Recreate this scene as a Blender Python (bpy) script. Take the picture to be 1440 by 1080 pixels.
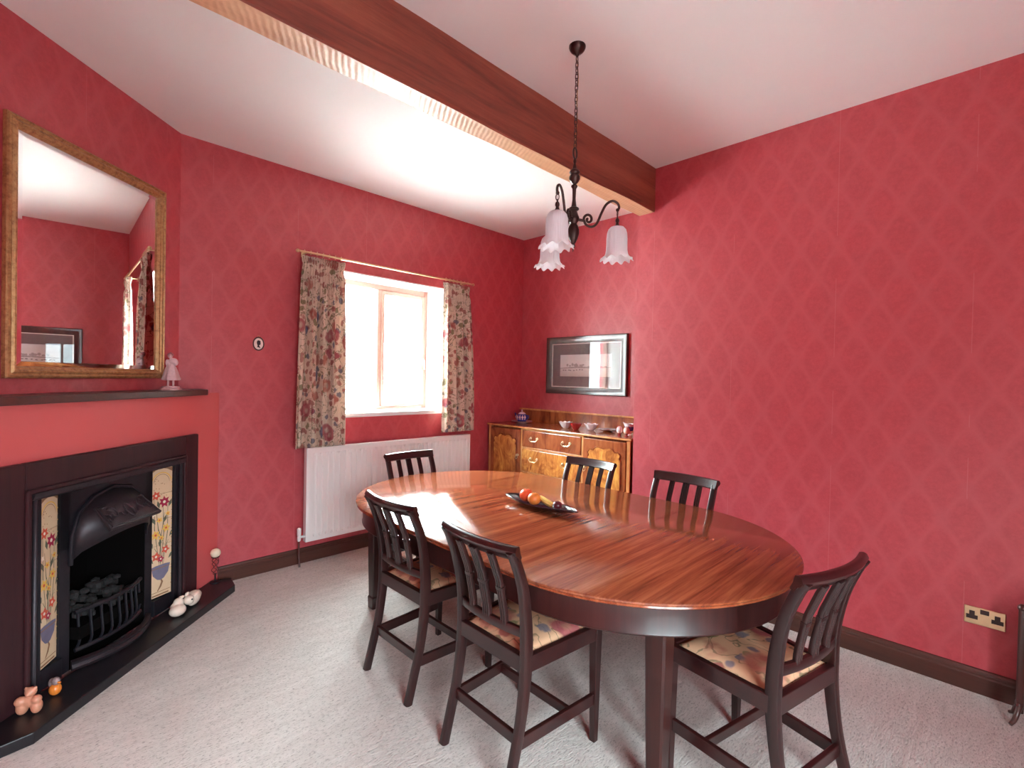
import bpy, math, random
from mathutils import Vector, Matrix
for o in list(bpy.data.objects): bpy.data.objects.remove(o)
R = math.radians; PI = math.pi; sin = math.sin; cos = math.cos
random.seed(4)
SC = bpy.context.scene
COL = SC.collection

# ------------------------------------------------------------------ camera
cam = bpy.data.cameras.new('camera'); cam.sensor_width = 36.0; cam.lens = 686.4/1440*36
cam.clip_start = 0.02; cam.clip_end = 300
camo = bpy.data.objects.new('camera', cam); COL.objects.link(camo)
yaw, pit, rol = R(45.145), R(-0.687), R(1.154)
F = Vector((sin(yaw)*cos(pit), cos(yaw)*cos(pit), sin(pit)))
Rt = Vector((cos(yaw), -sin(yaw), 0)); Up = Rt.cross(F)
R2 = Rt*cos(rol)+Up*sin(rol); U2 = -Rt*sin(rol)+Up*cos(rol)
M = Matrix((R2, U2, -F)).transposed().to_4x4(); M.translation = Vector((0, 0, 1.5))
camo.matrix_world = M; SC.camera = camo

# ------------------------------------------------------------------ world, light, exposure
SC.view_settings.view_transform = 'Standard'; SC.view_settings.look = 'None'
SC.view_settings.gamma = 1.0; SC.view_settings.use_curve_mapping = False
SC.view_settings.exposure = 0.42
world = bpy.data.worlds.new('overcast_sky'); SC.world = world; world.use_nodes = True
wn = world.node_tree; wn.nodes.clear()
def W(t, **k):
    n = wn.nodes.new(t)
    for a, b in k.items(): setattr(n, a, b)
    return n
wtc = W('ShaderNodeTexCoord'); wsep = W('ShaderNodeSeparateXYZ'); wn.links.new(wtc.outputs['Generated'], wsep.inputs[0])
wr = W('ShaderNodeValToRGB'); wn.links.new(wsep.outputs['Z'], wr.inputs[0])
wr.color_ramp.elements[0].position = 0.0; wr.color_ramp.elements[0].color = (0.17, 0.205, 0.215, 1)
wr.color_ramp.elements[1].position = 1.0; wr.color_ramp.elements[1].color = (0.84, 0.98, 1.0, 1)
em = wr.color_ramp.elements.new(0.15); em.color = (0.27, 0.325, 0.335, 1)
em = wr.color_ramp.elements.new(0.42); em.color = (0.80, 0.94, 0.96, 1)
wbg = W('ShaderNodeBackground'); wbg.inputs['Strength'].default_value = 95.0
wout = W('ShaderNodeOutputWorld'); wn.links.new(wr.outputs[0], wbg.inputs[0]); wn.links.new(wbg.outputs[0], wout.inputs[0])
# light portal in the window opening (guides sampling, gives no light of its own)
pl = bpy.data.lights.new('window_portal', 'AREA'); pl.shape = 'RECTANGLE'; pl.size = 1.12; pl.size_y = 1.24
po = bpy.data.objects.new('window_portal', pl); COL.objects.link(po); po.location = (2.405, 4.27, 1.76); po.rotation_euler = (R(-90), 0, 0)
pl.cycles.is_portal = True
FX0, FX1, FZ0, FZ1 = -.75, .90, .10, 2.15     # unseen glazed opening added behind the camera for fill daylight
pl2 = bpy.data.lights.new('fill_portal_front', 'AREA'); pl2.shape = 'RECTANGLE'; pl2.size = FX1-FX0+.05; pl2.size_y = FZ1-FZ0+.05
po2 = bpy.data.objects.new('fill_portal_front', pl2); COL.objects.link(po2); po2.location = ((FX0+FX1)/2, -1.62, (FZ0+FZ1)/2); po2.rotation_euler = (R(90), 0, 0)
pl2.cycles.is_portal = True
SC.cycles.max_bounces = 12; SC.cycles.diffuse_bounces = 8; SC.cycles.glossy_bounces = 5; SC.cycles.transparent_max_bounces = 12
SC.cycles.transmission_bounces = 6; SC.cycles.sample_clamp_indirect = 25.0
SC.cycles.caustics_reflective = False; SC.cycles.caustics_refractive = False

# ------------------------------------------------------------------ mesh helpers
class MB:
    def __init__(s): s.v = []; s.f = []; s.m = []; s.T = None
    def add(s, vs, fs, m=0):
        k = len(s.v)
        vs = [Vector(a) for a in vs]
        if s.T is not None: vs = [s.T @ a for a in vs]
        s.v += [tuple(a) for a in vs]; s.f += [tuple(i+k for i in f) for f in fs]; s.m += [m]*len(fs); return s
    def box(s, x0, x1, y0, y1, z0, z1, m=0):
        v = [(x, y, z) for z in (z0, z1) for y in (y0, y1) for x in (x0, x1)]
        return s.add(v, [(0,2,3,1),(4,5,7,6),(0,1,5,4),(2,6,7,3),(0,4,6,2),(1,3,7,5)], m)
    def prism(s, pts, z0, z1, m=0):   # pts in xy, ccw
        n = len(pts); v = [(x, y, z0) for x, y in pts]+[(x, y, z1) for x, y in pts]
        return s.add(v, [tuple(reversed(range(n))), tuple(range(n, 2*n))]+[(i, (i+1)%n, n+(i+1)%n, n+i) for i in range(n)], m)
    def sweep(s, path, sec, A=None, m=0, caps=True, scale=None, closed=False):
        # sec points (a,b): a along axis A, b along T x A; A may be a vector or None (parallel transport)
        P = [Vector(p) for p in path]; n = len(P); k = len(sec); vs = []; pa = None
        for i, p in enumerate(P):
            if closed: t = P[(i+1)%n]-P[i-1]
            else: t = P[min(i+1, n-1)]-P[max(i-1, 0)]
            t = t.normalized() if t.length > 1e-9 else Vector((0, 0, 1))
            if A is not None: a = Vector(A); a = (a-t*a.dot(t)).normalized()
            else:
                if pa is None: pa = Vector((0, 0, 1)) if abs(t.z) < .9 else Vector((1, 0, 0))
                a = (pa-t*pa.dot(t)).normalized(); pa = a
            b = t.cross(a); q = scale(i/(n-1)) if scale else 1
            if not isinstance(q, tuple): q = (q, q)
            for c in sec: vs.append(p+a*c[0]*q[0]+b*c[1]*q[1])
        fs = [(i*k+j, i*k+(j+1)%k, (i+1)*k+(j+1)%k, (i+1)*k+j) for i in range(n-1) for j in range(k)]
        if closed: fs += [((n-1)*k+j, (n-1)*k+(j+1)%k, (j+1)%k, j) for j in range(k)]
        elif caps: fs += [tuple(reversed(range(k))), tuple(range((n-1)*k, n*k))]
        return s.add(vs, fs, m)
    def tube(s, path, r, n=8, m=0, scale=None, closed=False):
        return s.sweep(path, [(r*cos(2*PI*i/n), r*sin(2*PI*i/n)) for i in range(n)], None, m, True, scale, closed)
    def lathe(s, prof, n=24, c=(0, 0, 0), m=0, rf=None, caps=True):   # prof: (r,z) list
        vs = []; k = len(prof)
        for i in range(n):
            a = 2*PI*i/n
            for j, (r, z) in enumerate(prof):
                rr, zz = (rf(a, r, z, j/(k-1)) if rf else (r, z))
                vs.append((c[0]+rr*cos(a), c[1]+rr*sin(a), c[2]+zz))
        fs = [(i*k+j, ((i+1)%n)*k+j, ((i+1)%n)*k+j+1, i*k+j+1) for i in range(n) for j in range(k-1)]
        if caps:
            fs += [tuple(i*k for i in reversed(range(n))), tuple(i*k+k-1 for i in range(n))]
        return s.add(vs, fs, m)
    def ball(s, c, r, n=14, m=0, rot=0, fn=None):
        rx, ry, rz = r if isinstance(r, tuple) else (r, r, r); k = n//2; vs = [(0, 0, -1)]
        for j in range(1, k):
            t = PI*j/k
            for i in range(n):
                a = 2*PI*i/n; vs.append((sin(t)*cos(a), sin(t)*sin(a), -cos(t)))
        vs.append((0, 0, 1)); L = len(vs)-1
        fs = [(0, 1+(i+1)%n, 1+i) for i in range(n)]
        fs += [(1+j*n+i, 1+j*n+(i+1)%n, 1+(j+1)*n+(i+1)%n, 1+(j+1)*n+i) for j in range(k-2) for i in range(n)]
        fs += [(L, 1+(k-2)*n+i, 1+(k-2)*n+(i+1)%n) for i in range(n)]
        ca, sa = cos(rot), sin(rot); o = []
        for x, y, z in vs:
            if fn: x, y, z = fn(x, y, z)
            x, y, z = x*rx, y*ry, z*rz
            o.append((c[0]+x*ca-y*sa, c[1]+x*sa+y*ca, c[2]+z))
        return s.add(o, fs, m)
    def build(s, name, mats, parent=None, smooth=0, bevel=0, remesh=0, seg=2):
        me = bpy.data.meshes.new(name); me.from_pydata(s.v, [], s.f)
        for q in (mats if isinstance(mats, (list, tuple)) else [mats]): me.materials.append(q)
        me.polygons.foreach_set('material_index', s.m)
        if smooth:
            me.polygons.foreach_set('use_smooth', [True]*len(me.polygons)); me.set_sharp_from_angle(angle=R(smooth))
        me.update()
        o = bpy.data.objects.new(name, me); COL.objects.link(o)
        if parent is not None: o.parent = parent
        if remesh:
            d = o.modifiers.new('r', 'REMESH'); d.mode = 'VOXEL'; d.voxel_size = remesh; d.use_smooth_shade = True
            d = o.modifiers.new('s', 'SMOOTH'); d.factor = .6; d.iterations = 4
        if bevel:
            d = o.modifiers.new('b', 'BEVEL'); d.width = bevel; d.segments = seg; d.limit_method = 'ANGLE'; d.angle_limit = R(35)
            d.harden_normals = False
        return o
def tag(o, label=None, cat=None, group=None, kind=None):
    if label: o['label'] = label
    if cat: o['category'] = cat
    if group: o['group'] = group
    if kind: o['kind'] = kind
    return o
def thing(name, label, cat, loc=(0, 0, 0), rz=0, group=None):
    o = bpy.data.objects.new(name, None); COL.objects.link(o); o.empty_display_size = .05
    o.location = loc; o.rotation_euler = (0, 0, rz); return tag(o, label, cat, group)
def struct(o): o['kind'] = 'structure'; return o
def copy_tree(o, parent=None):
    c = o.copy(); COL.objects.link(c); c.parent = parent
    for ch in [x for x in bpy.data.objects if x.parent == o]: copy_tree(ch, c)
    return c
def rrect(w, h, r=.3):   # rounded rectangle section, r fraction of min side
    q = min(w, h)*r; o = []
    for sx, sy, a0 in ((1, 1, 0), (-1, 1, 90), (-1, -1, 180), (1, -1, 270)):
        for a in (0, 45, 90):
            o.append((sx*(w/2-q)+q*cos(R(a0+a)), sy*(h/2-q)+q*sin(R(a0+a))))
    return o
def smoothpath(pts, n=6):   # Catmull-Rom
    P = [Vector(p) for p in pts]; P = [P[0]*2-P[1]]+P+[P[-1]*2-P[-2]]; out = []
    for i in range(1, len(P)-2):
        a, b, c, d = P[i-1:i+3]
        for k in range(n):
            t = k/n; out.append(.5*((2*b)+(c-a)*t+(2*a-5*b+4*c-d)*t*t+(3*b-a-3*c+d)*t**3))
    out.append(P[-2]); return out

# ------------------------------------------------------------------ materials
class NT:
    def __init__(s, name):
        s.mat = bpy.data.materials.new(name); s.mat.use_nodes = True; s.t = s.mat.node_tree; s.t.nodes.clear()
        s.out = s.n('ShaderNodeOutputMaterial'); s.b = s.n('ShaderNodeBsdfPrincipled'); s.l(s.b.outputs[0], s.out.inputs[0])
    def n(s, t, **k):
        x = s.t.nodes.new(t)
        for a, b in k.items(): setattr(x, a, b)
        return x
    def l(s, a, b): s.t.links.new(a, b)
    def set(s, node, inp, v):
        if hasattr(v, 'is_linked') or isinstance(v, bpy.types.NodeSocket): s.l(v, node.inputs[inp])
        else:
            if isinstance(v, tuple) and len(v) == 3 and node.inputs[inp].type == 'RGBA': v = (*v, 1)
            node.inputs[inp].default_value = v
    def co(s, which='Object', sc=(1, 1, 1), rot=(0, 0, 0), loc=(0, 0, 0)):
        c = s.n('ShaderNodeTexCoord'); m = s.n('ShaderNodeMapping'); s.l(c.outputs[which], m.inputs[0])
        m.inputs['Scale'].default_value = sc; m.inputs['Rotation'].default_value = rot; m.inputs['Location'].default_value = loc
        return m.outputs[0]
    def noise(s, v, sc, det=3, rough=.55, dist=0, out='Fac'):
        x = s.n('ShaderNodeTexNoise'); s.l(v, x.inputs['Vector']); x.inputs['Scale'].default_value = sc
        x.inputs['Detail'].default_value = det; x.inputs['Roughness'].default_value = rough; x.inputs['Distortion'].default_value = dist
        return x.outputs[out]
    def vor(s, v, sc, out='Distance', feat='F1', rnd=1.0):
        x = s.n('ShaderNodeTexVoronoi'); x.feature = feat; s.l(v, x.inputs['Vector']); x.inputs['Scale'].default_value = sc
        x.inputs['Randomness'].default_value = rnd
        return x.outputs[out] if out else x
    def ramp(s, f, stops, interp='LINEAR'):
        x = s.n('ShaderNodeValToRGB'); s.l(f, x.inputs[0]); cr = x.color_ramp; cr.interpolation = interp
        while len(cr.elements) < len(stops): cr.elements.new(.5)
        for e, (p, c) in zip(cr.elements, stops):
            e.position = p; e.color = (*c, 1) if isinstance(c, tuple) else (c, c, c, 1)
        return x.outputs[0]
    def mix(s, f, a, b, mode='MIX'):
        x = s.n('ShaderNodeMix'); x.data_type = 'RGBA'; x.blend_type = mode
        for i, v in ((0, f), (6, a), (7, b)):
            if isinstance(v, bpy.types.NodeSocket): s.l(v, x.inputs[i])
            else: x.inputs[i].default_value = (*v, 1) if isinstance(v, tuple) else v
        return x.outputs[2]
    def math(s, op, a, b=None, c=None, clamp=False):
        x = s.n('ShaderNodeMath'); x.operation = op; x.use_clamp = clamp
        for i, v in enumerate((a, b, c)):
            if v is None: continue
            if isinstance(v, bpy.types.NodeSocket): s.l(v, x.inputs[i])
            else: x.inputs[i].default_value = v
        return x.outputs[0]
    def bump(s, h, st=.2, dist=.01):
        x = s.n('ShaderNodeBump'); s.l(h, x.inputs['Height']); x.inputs['Strength'].default_value = st; x.inputs['Distance'].default_value = dist
        s.l(x.outputs[0], s.b.inputs['Normal']); return x
    def p(s, **k):
        N = dict(col='Base Color', rough='Roughness', metal='Metallic', spec='Specular IOR Level', coat='Coat Weight', coatr='Coat Roughness', ior='IOR', trans='Transmission Weight', sheen='Sheen Weight')
        for a, v in k.items(): s.set(s.b, N[a], v)
        return s.mat
def plain(name, col, rough=.5, metal=0, bump=0, var=.12, vs=30, **k):
    t = NT(name); v = t.co()
    nz = t.noise(v, vs, 4)
    c = t.mix(nz, tuple(x*(1-var) for x in col), tuple(min(1, x*(1+var)) for x in col))
    if bump: t.bump(t.noise(v, vs*6, 3), bump, .002)
    return t.p(col=c, rough=rough, metal=metal, **k)
def wood(name, c1, c2, rough=.3, grain='x', sc=1.0, coat=0.0, stripe=14, coatr=.1, spec=.5):
    t = NT(name); g = {'x': (.06, 1, 1), 'y': (1, .06, 1), 'z': (1, 1, .06)}[grain]
    v = t.co(sc=tuple(q*sc for q in g))
    n1 = t.noise(v, stripe, 5, .6, .6); n2 = t.noise(v, stripe*6, 3, .6)
    f = t.math('MULTIPLY_ADD', n2, .35, t.math('MULTIPLY', n1, .8))
    c = t.ramp(f, [(.38, c1), (.72, c2)])
    t.bump(n2, .04, .002)
    return t.p(col=c, rough=rough, coat=coat, coatr=coatr, spec=spec)

def wallpaper(name, ux, uy, off=None):
    t = NT(name); c = t.n('ShaderNodeTexCoord'); sp = t.n('ShaderNodeSeparateXYZ'); t.l(c.outputs['Object'], sp.inputs[0])
    u = t.math('ADD', t.math('MULTIPLY', sp.outputs[0], ux), t.math('MULTIPLY', sp.outputs[1], uy)); z = sp.outputs[2]
    w, h = .193, .33
    vv = t.math('MULTIPLY', z, 2*PI/h)
    uu = t.math('MULTIPLY', u, 2*PI/w)
    # slight ogee curvature: cells fatter below than above
    f = t.math('ADD', t.math('COSINE', uu), t.math('COSINE', t.math('ADD', vv, t.math('MULTIPLY', t.math('MULTIPLY', t.math('COSINE', uu), t.math('COSINE', vv)), -.16))))
    line = t.ramp(t.math('ABSOLUTE', f), [(.02, 1.0), (.75, 0.0)])
    v2 = t.co(); fine = t.noise(v2, 55, 5, .7); big = t.noise(v2, 14, 4, .65, .8)
    fill = t.mix(t.ramp(t.math('MULTIPLY_ADD', fine, .55, t.math('MULTIPLY', big, .45)), [(.40, 0.0), (.60, 1.0)]), (.405, .031, .044), (.475, .047, .064))
    col = t.mix(t.math('MULTIPLY', line, .62), fill, (.495, .066, .084))
    hgt = t.math('ADD', t.math('MULTIPLY', fine, .5), line)
    if off is not None:
        m = t.math('ABSOLUTE', t.math('SUBTRACT', t.math('FRACT', t.math('DIVIDE', t.math('SUBTRACT', u, off-.29), .583)), .5))
        seam = t.math('LESS_THAN', m, .0035)
        seam = t.math('MULTIPLY', seam, t.math('GREATER_THAN', t.noise(t.co(), 3.5, 2), .5))
        col = t.mix(t.math('MULTIPLY', seam, .3), col, (.56, .16, .18)); hgt = t.math('ADD', hgt, t.math('MULTIPLY', seam, 2.5))
    t.bump(hgt, .06, .004)
    return t.p(col=col, rough=.50, spec=.88)

M_ = {}
M_['wp_back'] = wallpaper('red_damask_wallpaper', 1, 0, .35)
M_['wp_side'] = wallpaper('red_damask_wallpaper_side', 0, 1, .095)
M_['wp_diag'] = wallpaper('red_damask_wallpaper_angled', .719, .695, .2)
M_['coral'] = plain('coral_red_paint', (.60, .105, .105), .55, bump=.05, var=.03, vs=6)
M_['ceil'] = plain('white_ceiling_paint', (.80, .79, .77), .85, bump=.05, var=.02, vs=4)
M_['reveal'] = plain('white_reveal_paint', (.82, .82, .80), .6, var=.02)
M_['frontground'] = plain('dark_front_ground', (.14, .14, .14), .9, var=.3, vs=3)  # unseen ground outside the fill opening, made dark to limit bounce
M_['gwall'] = plain('pale_render', (.55, .53, .50), .9, var=.1, vs=3)
M_['ground'] = plain('pale_gravel', (.62, .62, .60), .9, var=.25, vs=3)
t = NT('berber_carpet'); v = t.co(sc=(.35, 1, 1)); n1 = t.noise(v, 150, 4, .7); n2 = t.noise(t.co(sc=(.22, 1, 1)), 26, 5, .75); n3 = t.noise(t.co(), 60, 3, .8)
c = t.mix(t.ramp(n2, [(.35, 0.), (.65, 1.)]), (.66, .60, .555), (.80, .74, .695))
c = t.mix(t.ramp(n1, [(.32, .85), (.47, 0.)]), c, (.24, .20, .17))
c = t.mix(t.ramp(n3, [(.62, 0.), (.70, .8)]), c, (.20, .16, .14))
t.bump(t.math('ADD', n1, n2), 1.0, .014)
M_['carpet'] = t.p(col=c, rough=.95, spec=.15, sheen=.25)
M_['skirt'] = wood('dark_stained_skirting', (.045, .014, .009), (.085, .028, .018), .38, 'x', coat=.2)
M_['skirty'] = wood('dark_stained_skirting_side', (.045, .014, .009), (.085, .028, .018), .38, 'y', coat=.2)
# beam
t = NT('oak_beam'); v = t.co(sc=(.07, 1, 1)); n1 = t.noise(v, 7, 6, .62, 1.2); n2 = t.noise(v, 70, 3, .6)
f = t.math('MULTIPLY_ADD', n2, .25, t.math('MULTIPLY', n1, .85)); c = t.ramp(f, [(.34, (.12, .024, .015)), (.52, (.25, .056, .032)), (.72, (.34, .09, .05))])
t.bump(t.math('ADD', n2, t.noise(t.co(), 9, 3)), .25, .01)
M_['beam'] = t.p(col=c, rough=.55)
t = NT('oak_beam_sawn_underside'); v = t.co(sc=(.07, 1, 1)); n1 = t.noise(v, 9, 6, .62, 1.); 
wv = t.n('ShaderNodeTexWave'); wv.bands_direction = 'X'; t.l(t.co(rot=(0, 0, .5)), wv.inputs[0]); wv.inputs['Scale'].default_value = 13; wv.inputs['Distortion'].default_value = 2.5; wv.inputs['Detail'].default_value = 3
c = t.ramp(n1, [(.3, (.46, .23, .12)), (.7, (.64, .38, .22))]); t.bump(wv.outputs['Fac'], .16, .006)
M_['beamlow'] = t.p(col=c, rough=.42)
M_['mahog'] = wood('dark_mahogany', (.012, .004, .005), (.030, .008, .007), .30, 'z', coat=.22, coatr=.2, spec=.4)
M_['mahogx'] = wood('dark_mahogany_rail', (.014, .004, .005), (.036, .009, .008), .28, 'y', coat=.28, coatr=.18, spec=.4)
t = NT('table_mahogany'); v = t.co(sc=(.05, 1, 1)); n1 = t.noise(v, 27, 5, .62, .4); n2 = t.noise(t.co(sc=(.03, 1, 1)), 150, 3, .6)
f = t.math('MULTIPLY_ADD', n2, .3, t.math('MULTIPLY', n1, .75)); c = t.ramp(f, [(.36, (.13, .025, .011)), (.50, (.235, .055, .022)), (.68, (.35, .105, .042))])
M_['tabletop'] = t.p(col=c, rough=.13, spec=.55)
M_['tableapron'] = wood('table_mahogany_frame', (.018, .005, .005), (.040, .010, .008), .38, 'z', coat=.12, spec=.35)
def mix_walnut(name, c1, c2, c3, flame=False, rough=.25):
    t = NT(name); v = t.co(sc=(1, 1, .35 if not flame else .6)); n1 = t.noise(v, 6 if flame else 11, 5, .6, 2.2 if flame else .8); n2 = t.noise(t.co(sc=(1, 1, .08)), 90, 2)
    f = t.math('MULTIPLY_ADD', n2, .2, t.math('MULTIPLY', n1, .85)); c = t.ramp(f, [(.36, c1), (.52, c2), (.7, c3)])
    return t.p(col=c, rough=rough, coat=.4, coatr=.12)
M_['walnut'] = mix_walnut('sideboard_mahogany', (.14, .026, .010), (.29, .070, .022), (.40, .12, .035))
M_['flame'] = mix_walnut('flame_mahogany_veneer', (.22, .050, .014), (.52, .18, .040), (.78, .38, .085), True)
M_['walnutlight'] = mix_walnut('sideboard_light_moulding', (.42, .15, .05), (.56, .24, .08), (.66, .33, .12))
M_['brass'] = plain('brass', (.78, .60, .36), .28, 1)
M_['oldbrass'] = plain('dull_brass', (.55, .38, .18), .42, 1)
M_['bronze'] = plain('dark_bronze', (.055, .030, .026), .34, .75, var=.3, vs=60)
M_['rad'] = plain('white_radiator_enamel', (.80, .78, .77), .35, var=.01)
M_['whitemetal'] = plain('white_enamel_valve', (.75, .73, .72), .35)
t = NT('gilt_frame'); v = t.co(); n = t.noise(v, 45, 5, .7)
c = t.ramp(n, [(.3, (.24, .10, .045)), (.5, (.44, .22, .09)), (.75, (.56, .33, .15))]); t.bump(t.noise(v, 160, 4), .3, .003)
M_['gilt'] = t.p(col=c, rough=.45, metal=.45)
t = NT('mirror_silvering'); M_['mirror'] = t.p(col=(.90, .92, .91), rough=0.0, metal=1.0)
t = NT('mirror_bevel'); M_['mirrorbev'] = t.p(col=(.84, .86, .86), rough=0.03, metal=1.0)
M_['blackwood'] = wood('ebonised_wood', (.030, .010, .008), (.075, .026, .020), .28, 'z', coat=.6)
M_['slip'] = plain('cream_slip', (.78, .70, .64), .5)
M_['mat'] = plain('taupe_mount_board', (.20, .15, .15), .85)
M_['black'] = plain('black_iron', (.016, .014, .020), .42, .35, bump=.15, var=.3, vs=40)
M_['cast'] = plain('cast_iron_relief', (.035, .026, .032), .38, .45, bump=.3, var=.3, vs=60)
M_['slate'] = plain('black_slate_hearth', (.010, .009, .012), .35, bump=.03, var=.2)
M_['surround'] = wood('dark_fire_surround', (.022, .007, .010), (.042, .012, .015), .45, 'z', spec=.35)
M_['mantel'] = wood('dark_mantel_shelf', (.05, .016, .015), (.095, .03, .027), .35, 'x')
M_['soot'] = plain('soot_black', (.004, .003, .003), .95, spec=.05)
M_['coal'] = plain('ceramic_coal', (.020, .016, .017), .9, bump=.6, var=.9, vs=25)
M_['brown'] = plain('glare_paled_window_wood', (.36, .19, .15), .45)  # brown wood with the window's glare painted in as a paler tone
M_['cream'] = plain('cream_glaze', (.80, .66, .56), .22, var=.04, coat=.3)
M_['wax'] = plain('ivory_wax', (.82, .70, .52), .5, var=.05)
M_['iron'] = plain('rusty_wire', (.16, .045, .05), .5, .6)
M_['porc'] = plain('pale_pink_porcelain', (.66, .44, .45), .28, var=.18, vs=90)
M_['porcdk'] = plain('dark_mauve_porcelain', (.36, .17, .20), .35)  # darker mauve for the figurine's hair
M_['terra'] = plain('peach_earthenware', (.55, .24, .15), .4, var=.25, vs=50)
M_['orange_glz'] = plain('orange_glaze', (.72, .20, .03), .3)
M_['greyglz'] = plain('grey_glaze', (.25, .17, .17), .35)
M_['white'] = plain('white_china', (.85, .83, .82), .12, var=.01, coat=.5)
M_['blue'] = plain('cobalt_china', (.03, .035, .22), .15, coat=.5)
M_['pinkchina'] = plain('pinkish_white_china', (.62, .42, .45), .2, coat=.4)
M_['redglz'] = plain('deep_red_glaze', (.34, .03, .03), .12, coat=.6)
M_['blackdish'] = plain('black_lacquer_dish', (.020, .010, .014), .10, coat=.8, var=.1)
M_['orange'] = plain('orange_peel', (.80, .22, .04), .42, bump=.3, var=.08, vs=60)
M_['redorange'] = plain('red_orange_peel', (.78, .10, .03), .35, var=.2, vs=25)
M_['banana'] = plain('banana_peel', (.80, .55, .14), .45, var=.12)
M_['plum'] = plain('plum_skin', (.10, .012, .020), .3, var=.3)
M_['stalk'] = plain('brown_stalk', (.12, .07, .03), .6)
M_['bakelite'] = plain('dark_socket_insert', (.03, .015, .012), .4)
def floral(name, base, sc=1.0, rough=.85, dense=0.0):
    t = NT(name); v = t.co(sc=(sc, sc, sc)); w = t.n('ShaderNodeVectorMath'); w.operation = 'ADD'
    d = t.n('ShaderNodeVectorMath'); d.operation = 'SCALE'; t.l(t.noise(v, 14, 3, .6, 0, 'Color'), d.inputs[0]); d.inputs['Scale'].default_value = .05
    t.l(v, w.inputs[0]); t.l(d.outputs[0], w.inputs[1]); vv = w.outputs[0]
    cl = t.n('ShaderNodeTexVoronoi'); t.l(vv, cl.inputs['Vector']); cl.inputs['Scale'].default_value = 9.5
    cl2 = t.n('ShaderNodeTexVoronoi'); t.l(vv, cl2.inputs['Vector']); cl2.inputs['Scale'].default_value = 24
    sp1 = t.n('ShaderNodeSeparateColor'); t.l(cl.outputs['Color'], sp1.inputs[0]); sp2 = t.n('ShaderNodeSeparateColor'); t.l(cl2.outputs['Color'], sp2.inputs[0])
    col = t.mix(t.ramp(t.noise(vv, 6, 4), [(.3, 0.), (.7, 1.)]), base, tuple(x*.86 for x in base))
    # vines
    vn = t.noise(vv, 9, 2, .5, 1.8); vine = t.ramp(t.math('ABSOLUTE', t.math('SUBTRACT', vn, .5)), [(.008, 1.), (.02, 0.)])
    col = t.mix(t.math('MULTIPLY', vine, .75), col, (.16, .13, .07))
    leafc = t.ramp(sp2.outputs[1], [(0, (.30, .07, .07)), (.35, (.17, .16, .07)), (.6, (.36, .13, .11)), (.85, (.12, .12, .17))], 'CONSTANT')
    leaf = t.math('MULTIPLY', t.ramp(cl2.outputs['Distance'], [(.34, 1.), (.44, 0.)]), t.math('GREATER_THAN', sp2.outputs[0], .42-dense))
    col = t.mix(t.math('MULTIPLY', leaf, .8), col, leafc)
    flc = t.ramp(sp1.outputs[1], [(0, (.36, .07, .09)), (.4, (.45, .16, .12)), (.66, (.09, .09, .17)), (.8, (.38, .09, .07))], 'CONSTANT')
    fl = t.math('MULTIPLY', t.ramp(cl.outputs['Distance'], [(.32, 1.), (.42, 0.)]), t.math('GREATER_THAN', sp1.outputs[0], .45-dense))
    col = t.mix(t.math('MULTIPLY', fl, .85), col, t.mix(t.ramp(cl.outputs['Distance'], [(.05, 1.), (.2, 0.)]), flc, tuple(x*.7 for x in base)))
    t.bump(t.noise(v, 300, 2), .1, .001)
    return t, col
t, col = floral('floral_curtain_linen', (.76, .61, .49), .72, dense=.22); m = t.p(col=col, rough=.9, spec=.15)
tr = t.n('ShaderNodeBsdfTranslucent'); t.l(col, tr.inputs[0]); mx = t.n('ShaderNodeMixShader'); mx.inputs[0].default_value = .18
t.l(t.b.outputs[0], mx.inputs[1]); t.l(tr.outputs[0], mx.inputs[2]); t.l(mx.outputs[0], t.out.inputs[0]); M_['curtain'] = m
t, col = floral('floral_seat_fabric', (.66, .38, .23), .55, dense=.1); M_['seat'] = t.p(col=col, rough=.85, spec=.2)
# frosted glass shades
t = NT('frosted_shade_glass'); t.p(col=(.88, .88, .90), rough=.28)
tr = t.n('ShaderNodeBsdfTranslucent'); tr.inputs[0].default_value = (.92, .92, .94, 1); mx = t.n('ShaderNodeMixShader'); mx.inputs[0].default_value = .50
tp = t.n('ShaderNodeBsdfTransparent'); m2 = t.n('ShaderNodeMixShader'); m2.inputs[0].default_value = .12
t.l(t.b.outputs[0], mx.inputs[1]); t.l(tr.outputs[0], mx.inputs[2]); t.l(mx.outputs[0], m2.inputs[1]); t.l(tp.outputs[0], m2.inputs[2]); t.l(m2.outputs[0], t.out.inputs[0]); M_['shade'] = t.mat
def pane(name, tint=(.97, .98, .98)):
    t = NT(name); t.t.nodes.remove(t.b); tp = t.n('ShaderNodeBsdfTransparent'); tp.inputs[0].default_value = (*tint, 1)
    g = t.n('ShaderNodeBsdfGlossy'); g.inputs['Roughness'].default_value = 0.0; lw = t.n('ShaderNodeLayerWeight'); fac = t.math('MULTIPLY_ADD', t.math('POWER', lw.outputs['Facing'], 5.0), .96, .04)
    mx = t.n('ShaderNodeMixShader'); t.l(fac, mx.inputs[0]); t.l(tp.outputs[0], mx.inputs[1]); t.l(g.outputs[0], mx.inputs[2]); t.l(mx.outputs[0], t.out.inputs[0]); return t.mat
M_['glass'] = pane('window_glass'); M_['tinted'] = pane('fill_opening_glass', (.66, .67, .68)); M_['picglass'] = pane('picture_glass', (.99, .99, .99))  # tinted pane sets how much daylight the added fill opening passes

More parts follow.
